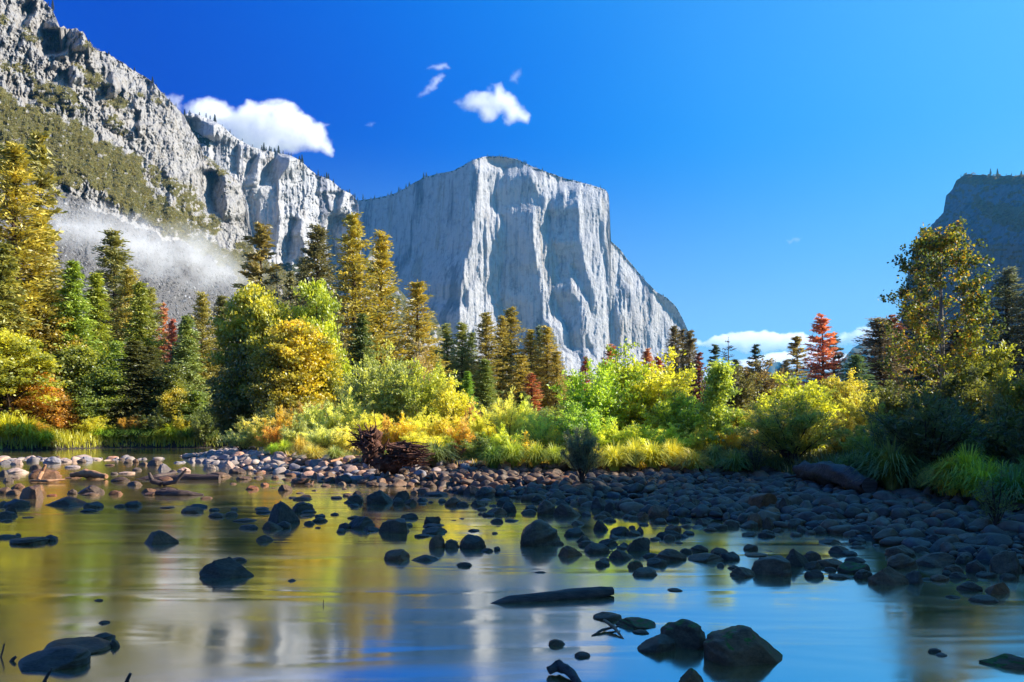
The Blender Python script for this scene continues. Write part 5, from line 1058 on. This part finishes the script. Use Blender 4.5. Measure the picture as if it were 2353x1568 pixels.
def blades(n, cond, xr, yr, hgt, c, lab, seed):
    r = np.random.default_rng(seed); x = r.uniform(*xr, n*3); y = r.uniform(*yr, n*3); ok = cond(x, y) & (np.abs(x) < .68*y+1); x, y = x[ok][:n], y[ok][:n]; n = len(x); z = gz(x, y)
    a = r.uniform(0, 6.3, n); h_ = hgt*r.uniform(.4, 1.3, n)*(.5+vn(x*.8, y*.8, 4)); b = r.uniform(.1, .6, n)*h_; u = np.linspace(0, 1, 4)[None]; wv = .014*(1-u*.8)*(1+y[:, None]/30)
    P = np.stack([x[:, None]+np.cos(a)[:, None]*b[:, None]*u**2, y[:, None]+np.sin(a)[:, None]*b[:, None]*u**2, z[:, None]-.02+h_[:, None]*u], -1); S = np.stack([-np.sin(a)[:, None]*wv, np.cos(a)[:, None]*wv, wv*0], -1)
    V = np.stack([P-S, P+S], 2).reshape(-1, 3); i = np.arange(n)[:, None]*8+np.arange(3)[None]*2
    mb = MB(); mb.add(V, np.stack([i, i+1, i+3, i+2], -1).reshape(-1, 4), np.repeat(np.clip(vn(x*.5, y*.5, 5)+r.normal(0, .2, n), 0, 1), 3))
    o = obj('grass', mb.mesh('grass', M['grass'])); o.color = (*c, 1); tag(o, lab, kind='stuff')
inl = lambda x, y: inpoly(x, y, LAND)
blades(60000, lambda x, y: inl(x, y) & (y < 45) & (y > 18+.0*x) & (x < 9), (-16, 9), (18, 45), .16, (.5, .38, .08), 'golden dry grass behind the middle bank', 1)
blades(26000, lambda x, y: inl(x, y), (5.5, 18), (7.5, 26), .36, (.15, .17, .035), 'dim grass of the shaded right bank', 2)
blades(26000, lambda x, y: inl(x, y), (-36, -13), (44, 60), .45, (.38, .40, .03), 'bright grass of the far left bank', 3)

# ------------------------------------------------------------------ driftwood and the root mass
def at(px, py, z=0.): Y = (CH-z)*F/(py-HZ); return np.array([(px-1176.5)/F*Y, Y, z])
def log(name, P, r, label, m='wood', sides=14, rag=.05, cat='driftwood', seed=0, twigs=()):
    P = np.array(P, float); rr = np.interp(np.linspace(0, 1, 28), np.linspace(0, 1, len(r)), r); u = np.linspace(0, 1, len(P)); U = np.linspace(0, 1, 28)
    Q = np.stack([np.interp(U, u, P[:, k]) for k in range(3)], 1)
    mb = MB(); mb.tube(Q, rr, sides); v = np.concatenate(mb.v); v0 = v.copy()
    nrm = v[:28*sides].reshape(28, sides, 3)-Q[:, None]
    nz = fbm(np.arange(28)[:, None]*.35+seed*9, np.arange(sides)[None]*.9+0*np.arange(28)[:, None], seed+3, 3)+.6*(vn(np.arange(28)[:, None]*.15+seed, np.arange(sides)[None]*1.3, seed+8)-.5)
    v[:28*sides] += (nrm*nz[:, :, None]*rag*5).reshape(-1, 3)
    mb.v = [v.astype(np.float32)]
    for tw in twigs: mb.tube(tw[0], tw[1], 5)
    c = v.mean(0); c[2] = v[:, 2].min(); me = mb.mesh(name, M[m], True)
    o = obj(name, me); tag(o, label, cat); return o
a, b = at(1118, 1388, .0), at(1412, 1375, .0)
b2 = b.copy(); b2[2] = .07; L_ = b-a
log('driftwood_log', [a+[0, 0, -.02], a+L_*.18+[0, .05, .0], a+L_*.5+[0, .08, .012], a+L_*.85+[0, .1, .03], b+[0, .12, .04]], [.01, .05, .06, .06, .055, .035], 'dark weathered driftwood log lying in the blue water', rag=.03, seed=4)
a, b = at(1858, 1108, .35), at(2035, 1122, .5)
log('fallen_log', [a+[0, .35, .22], a*.7+b*.3+[0, .35, .2], a*.3+b*.7+[0, .5, .12], b+[0, .6, .0]], [.17, .2, .2, .17, .14], 'old fallen log with a broken end on the shaded bank', rag=.11, seed=2, cat='log')
a = at(1262, 1552, 0); b = at(1335, 1580, 0)
log('driftwood_branch', [a+[0, 0, .03], at(1285, 1548, 0)+[0, 0, .05], at(1310, 1560, 0)+[0, 0, .04], b], [.028, .035, .03, .02], 'twisted grey branch stub at the bottom edge of the picture', rag=.06, seed=5)
log('driftwood_log', [at(310, 1101)+[0, 0, -.04], at(360, 1100)+[0, 0, .04], at(400, 1097)+[0, .1, .12]], [.04, .09, .05], 'dark half sunken log pointing right in the left shallows, upper of two', seed=6)
log('driftwood_log', [at(335, 1103)+[0, 0, 0], at(430, 1102)+[0, 0, .05], at(505, 1102)+[0, 0, .03]], [.06, .11, .1], 'dark straight log lying in the left shallows', seed=7)
log('driftwood_log', [at(362, 1138)+[0, 0, .03], at(415, 1139)+[0, 0, .04], at(468, 1138)+[0, 0, .0]], [.09, .08, .03], 'thin dark log below the forked driftwood', seed=8)
p0 = at(352, 1118); p1 = at(400, 1118)
log('forked_driftwood', [at(343, 1117)+[0, 0, .33], at(350, 1117)+[0, 0, .12], at(372, 1117)+[0, 0, .05], at(404, 1117)+[0, 0, .1], at(428, 1117)+[0, 0, .42]], [.03, .07, .06, .05, .02], 'forked brown driftwood with two raised ends in the left shallows', 'wood', seed=9)
log('driftwood_plank', [at(162, 1100)+[0, 0, .1], at(200, 1100)+[0, 0, .16], at(245, 1102)+[0, 0, .08]], [.05, .12, .06], 'pale splintered driftwood lying on the left stones', 'tanwood', rag=.08, seed=10)
log('driftwood_stick', [at(88, 1108)+[0, 0, .05], at(97, 1106)+[0, 0, .25], at(105, 1106)+[0, 0, .45]], [.05, .05, .03], 'short orange stick pointing up among the left stones', 'tanwood', seed=11)
log('driftwood_stick', [at(70, 1109)+[0, 0, .05], at(110, 1110)+[0, 0, .05], at(150, 1108)+[0, 0, .07]], [.02, .04, .02], 'low tan stick beside the left stones', 'tanwood', seed=12)
log('driftwood_splinter', [at(1388, 1440)+[0, 0, .05], at(1412, 1452)+[0, 0, .03], at(1432, 1468)+[0, 0, 0]], [.012, .014, .006], 'pale flat splinter of wood leaning among the foreground stones', 'tanwood', seed=13, sides=6)
log('driftwood_stick', [at(1360, 1462), at(1385, 1452)+[0, 0, .015], at(1425, 1445)+[0, 0, .02]], [.006, .012, .006], 'thin dark stick beside the pale splinter', seed=14, sides=6)
for k, (ax, ay, bx, bz, r0, lab) in enumerate([(98, 1566, 22, .085, .011, 'short broken twig poking out beneath the lower left slab, left'), (288, 1566, 12, .05, .012, 'short broken twig poking out beneath the lower left slab, right'), (0, 1510, 10, .09, .006, 'thin twig at the left edge of the picture'), (742, 1390, 1, .045, .004, 'tiny upright twig standing alone in the golden water'), (22, 1520, 14, .03, .014, 'small brown twig tangle by the lower left corner')]):
    p = at(ax, ay); q = p+[bx/F*p[1], .0, bz]
    mb = MB(); mb.tube([p-[0, 0, .02], (p+q)/2+[.004, 0, 0], q], [r0, r0*.9, r0*.7], 6); tag(obj('twig', mb.mesh('twig', M['wood'], True)), lab, 'twig')
# root mass
r = np.random.default_rng(44)
Yr = 21.3
def rp(px, py, dy=0.): Y = Yr+dy; return np.array([(px-1176.5)/F*Y, Y, CH+(HZ-py)/F*Y])
root = empty('uprooted_stump', tuple(rp(870, 1078)*[1, 1, 0]+[0, 0, .35]))
tag(root, 'dark reddish uprooted tree stump with a tangle of roots on the cobble bar', 'tree stump')
def rel(mb, name, m='root'):
    o = obj(name, mb.mesh(name, M[m], True)); o.parent = root; o.matrix_parent_inverse = root.matrix_basis.inverted() if False else o.matrix_parent_inverse
    o.location = -root.location; return o
core = MB()
for (c0, c1, r0, r1) in [((868, 1070), (860, 995), .20, .09), ((850, 1060), (842, 1015), .15, .15), ((842, 1016), (844, 996), .16, .07), ((880, 1065), (925, 1035), .20, .12), ((905, 1045), (935, 1030), .13, .08), ((925, 1062), (950, 1045), .14, .06), ((900, 1072), (930, 1062), .16, .1), ((870, 1075), (900, 1062), .2, .16)]:
    P = np.linspace(rp(*c0), rp(*c1), 12)+r.normal(0, .02, (12, 3)); core.tube(P, np.linspace(r0, r1, 12)*r.uniform(.8, 1.15, 12), 12)
v = np.concatenate(core.v); v += (np.stack([n3(v*5, 1), n3(v*5, 2), n3(v*5, 3)], 1)*.16).astype(np.float32); core.v = [v]
rel(core, 'root_core')
def rootline(p, q, r0, wob=.10, dy=.2, n=9):
    u = np.linspace(0, 1, n)[:, None]; P = rp(*p, r.normal(0, dy))*(1-u)+rp(*q, r.normal(0, dy))*u
    P = P+np.cumsum(r.normal(0, wob/n, (n, 3)), 0)*np.sin(u*3.14)**.5; return P, np.linspace(r0, r0*.25, n)
mb = MB()
for k in range(90):   # spiky left crown
    s = (r.uniform(830, 865), r.uniform(1000, 1040)); a = r.uniform(1.7, 3.5) if k % 3 else r.uniform(.7, 1.9); l = r.uniform(20, 44)
    mb.tube(*rootline(s, (s[0]+math.cos(a)*l, s[1]-math.sin(a)*l*.75), r.uniform(.018, .045)), 5, cap=False)
rel(mb, 'roots')
mb = MB()
for k in range(190):   # right fan
    s = (r.uniform(885, 935), r.uniform(1018, 1072)); e = (s[0]+r.uniform(20, 62)+(r.random() < .3)*r.uniform(10, 40), s[1]+r.uniform(-14, 12)); e = (min(e[0], 1000), e[1]*.6+.4*(1022+(e[0]-930)*.1+r.uniform(-6, 36)))
    mb.tube(*rootline(s, e, r.uniform(.010, .035), .16), 5, cap=False)
for k in range(170):   # hanging tangle
    s = (r.uniform(835, 965), r.uniform(1030, 1062)); mb.tube(*rootline(s, (s[0]+r.uniform(-14, 14), s[1]+r.uniform(8, 24)), r.uniform(.006, .018), .2), 4, cap=False)
rel(mb, 'fine_roots')
mb = MB()
for p, q, r0 in [((866, 1048), (858, 1000), .05), ((862, 1010), (864, 978), .05), ((872, 1042), (893, 1008), .035), ((852, 1072), (868, 1045), .03), ((905, 1030), (933, 1012), .06), ((922, 1020), (945, 1018), .06), ((824, 1010), (800, 992), .035), ((850, 1003), (825, 988), .03), ((864, 990), (858, 948), .015), ((862, 980), (880, 972), .012), ((832, 1000), (833, 975), .014), ((935, 1022), (985, 1026), .03), ((930, 1030), (1000, 1045), .025), ((960, 1026), (990, 1018), .015), ((868, 1060), (852, 1072), .04), ((880, 1062), (903, 1056), .02)]:
    mb.tube(*rootline(p, q, r0, .08, .05), 7)
rel(mb, 'thick_roots')
log('driftwood_pole', [at(762, 1060, .45)+[0, -.2, 0], at(800, 1052, .5)+[0, -.2, 0], at(835, 1049, .55)+[0, -.3, 0], at(880, 1056, .5)+[0, -.3, 0]], [.03, .05, .04, .03], 'long orange brown pole lying left of the uprooted stump', 'tanwood', seed=20)
log('fallen_branch', [at(1895, 1090, .45), at(1850, 1096, .42)+[0, 0, .05], at(1800, 1098, .4)], [.05, .04, .02], 'dark branch lying left of the old fallen log', seed=21)
# pale rock on the far left bank
v, f = ico(4); mb = MB(); me = rockmesh('s', 3, 'dry', True); p = at(18, 1035); o = obj('boulder', me, None, (-29.5, 47, .5)); o.scale = (1.6, 1, 1.0); tag(o, 'pale rock slab on the grassy bank at the left edge', 'boulder')
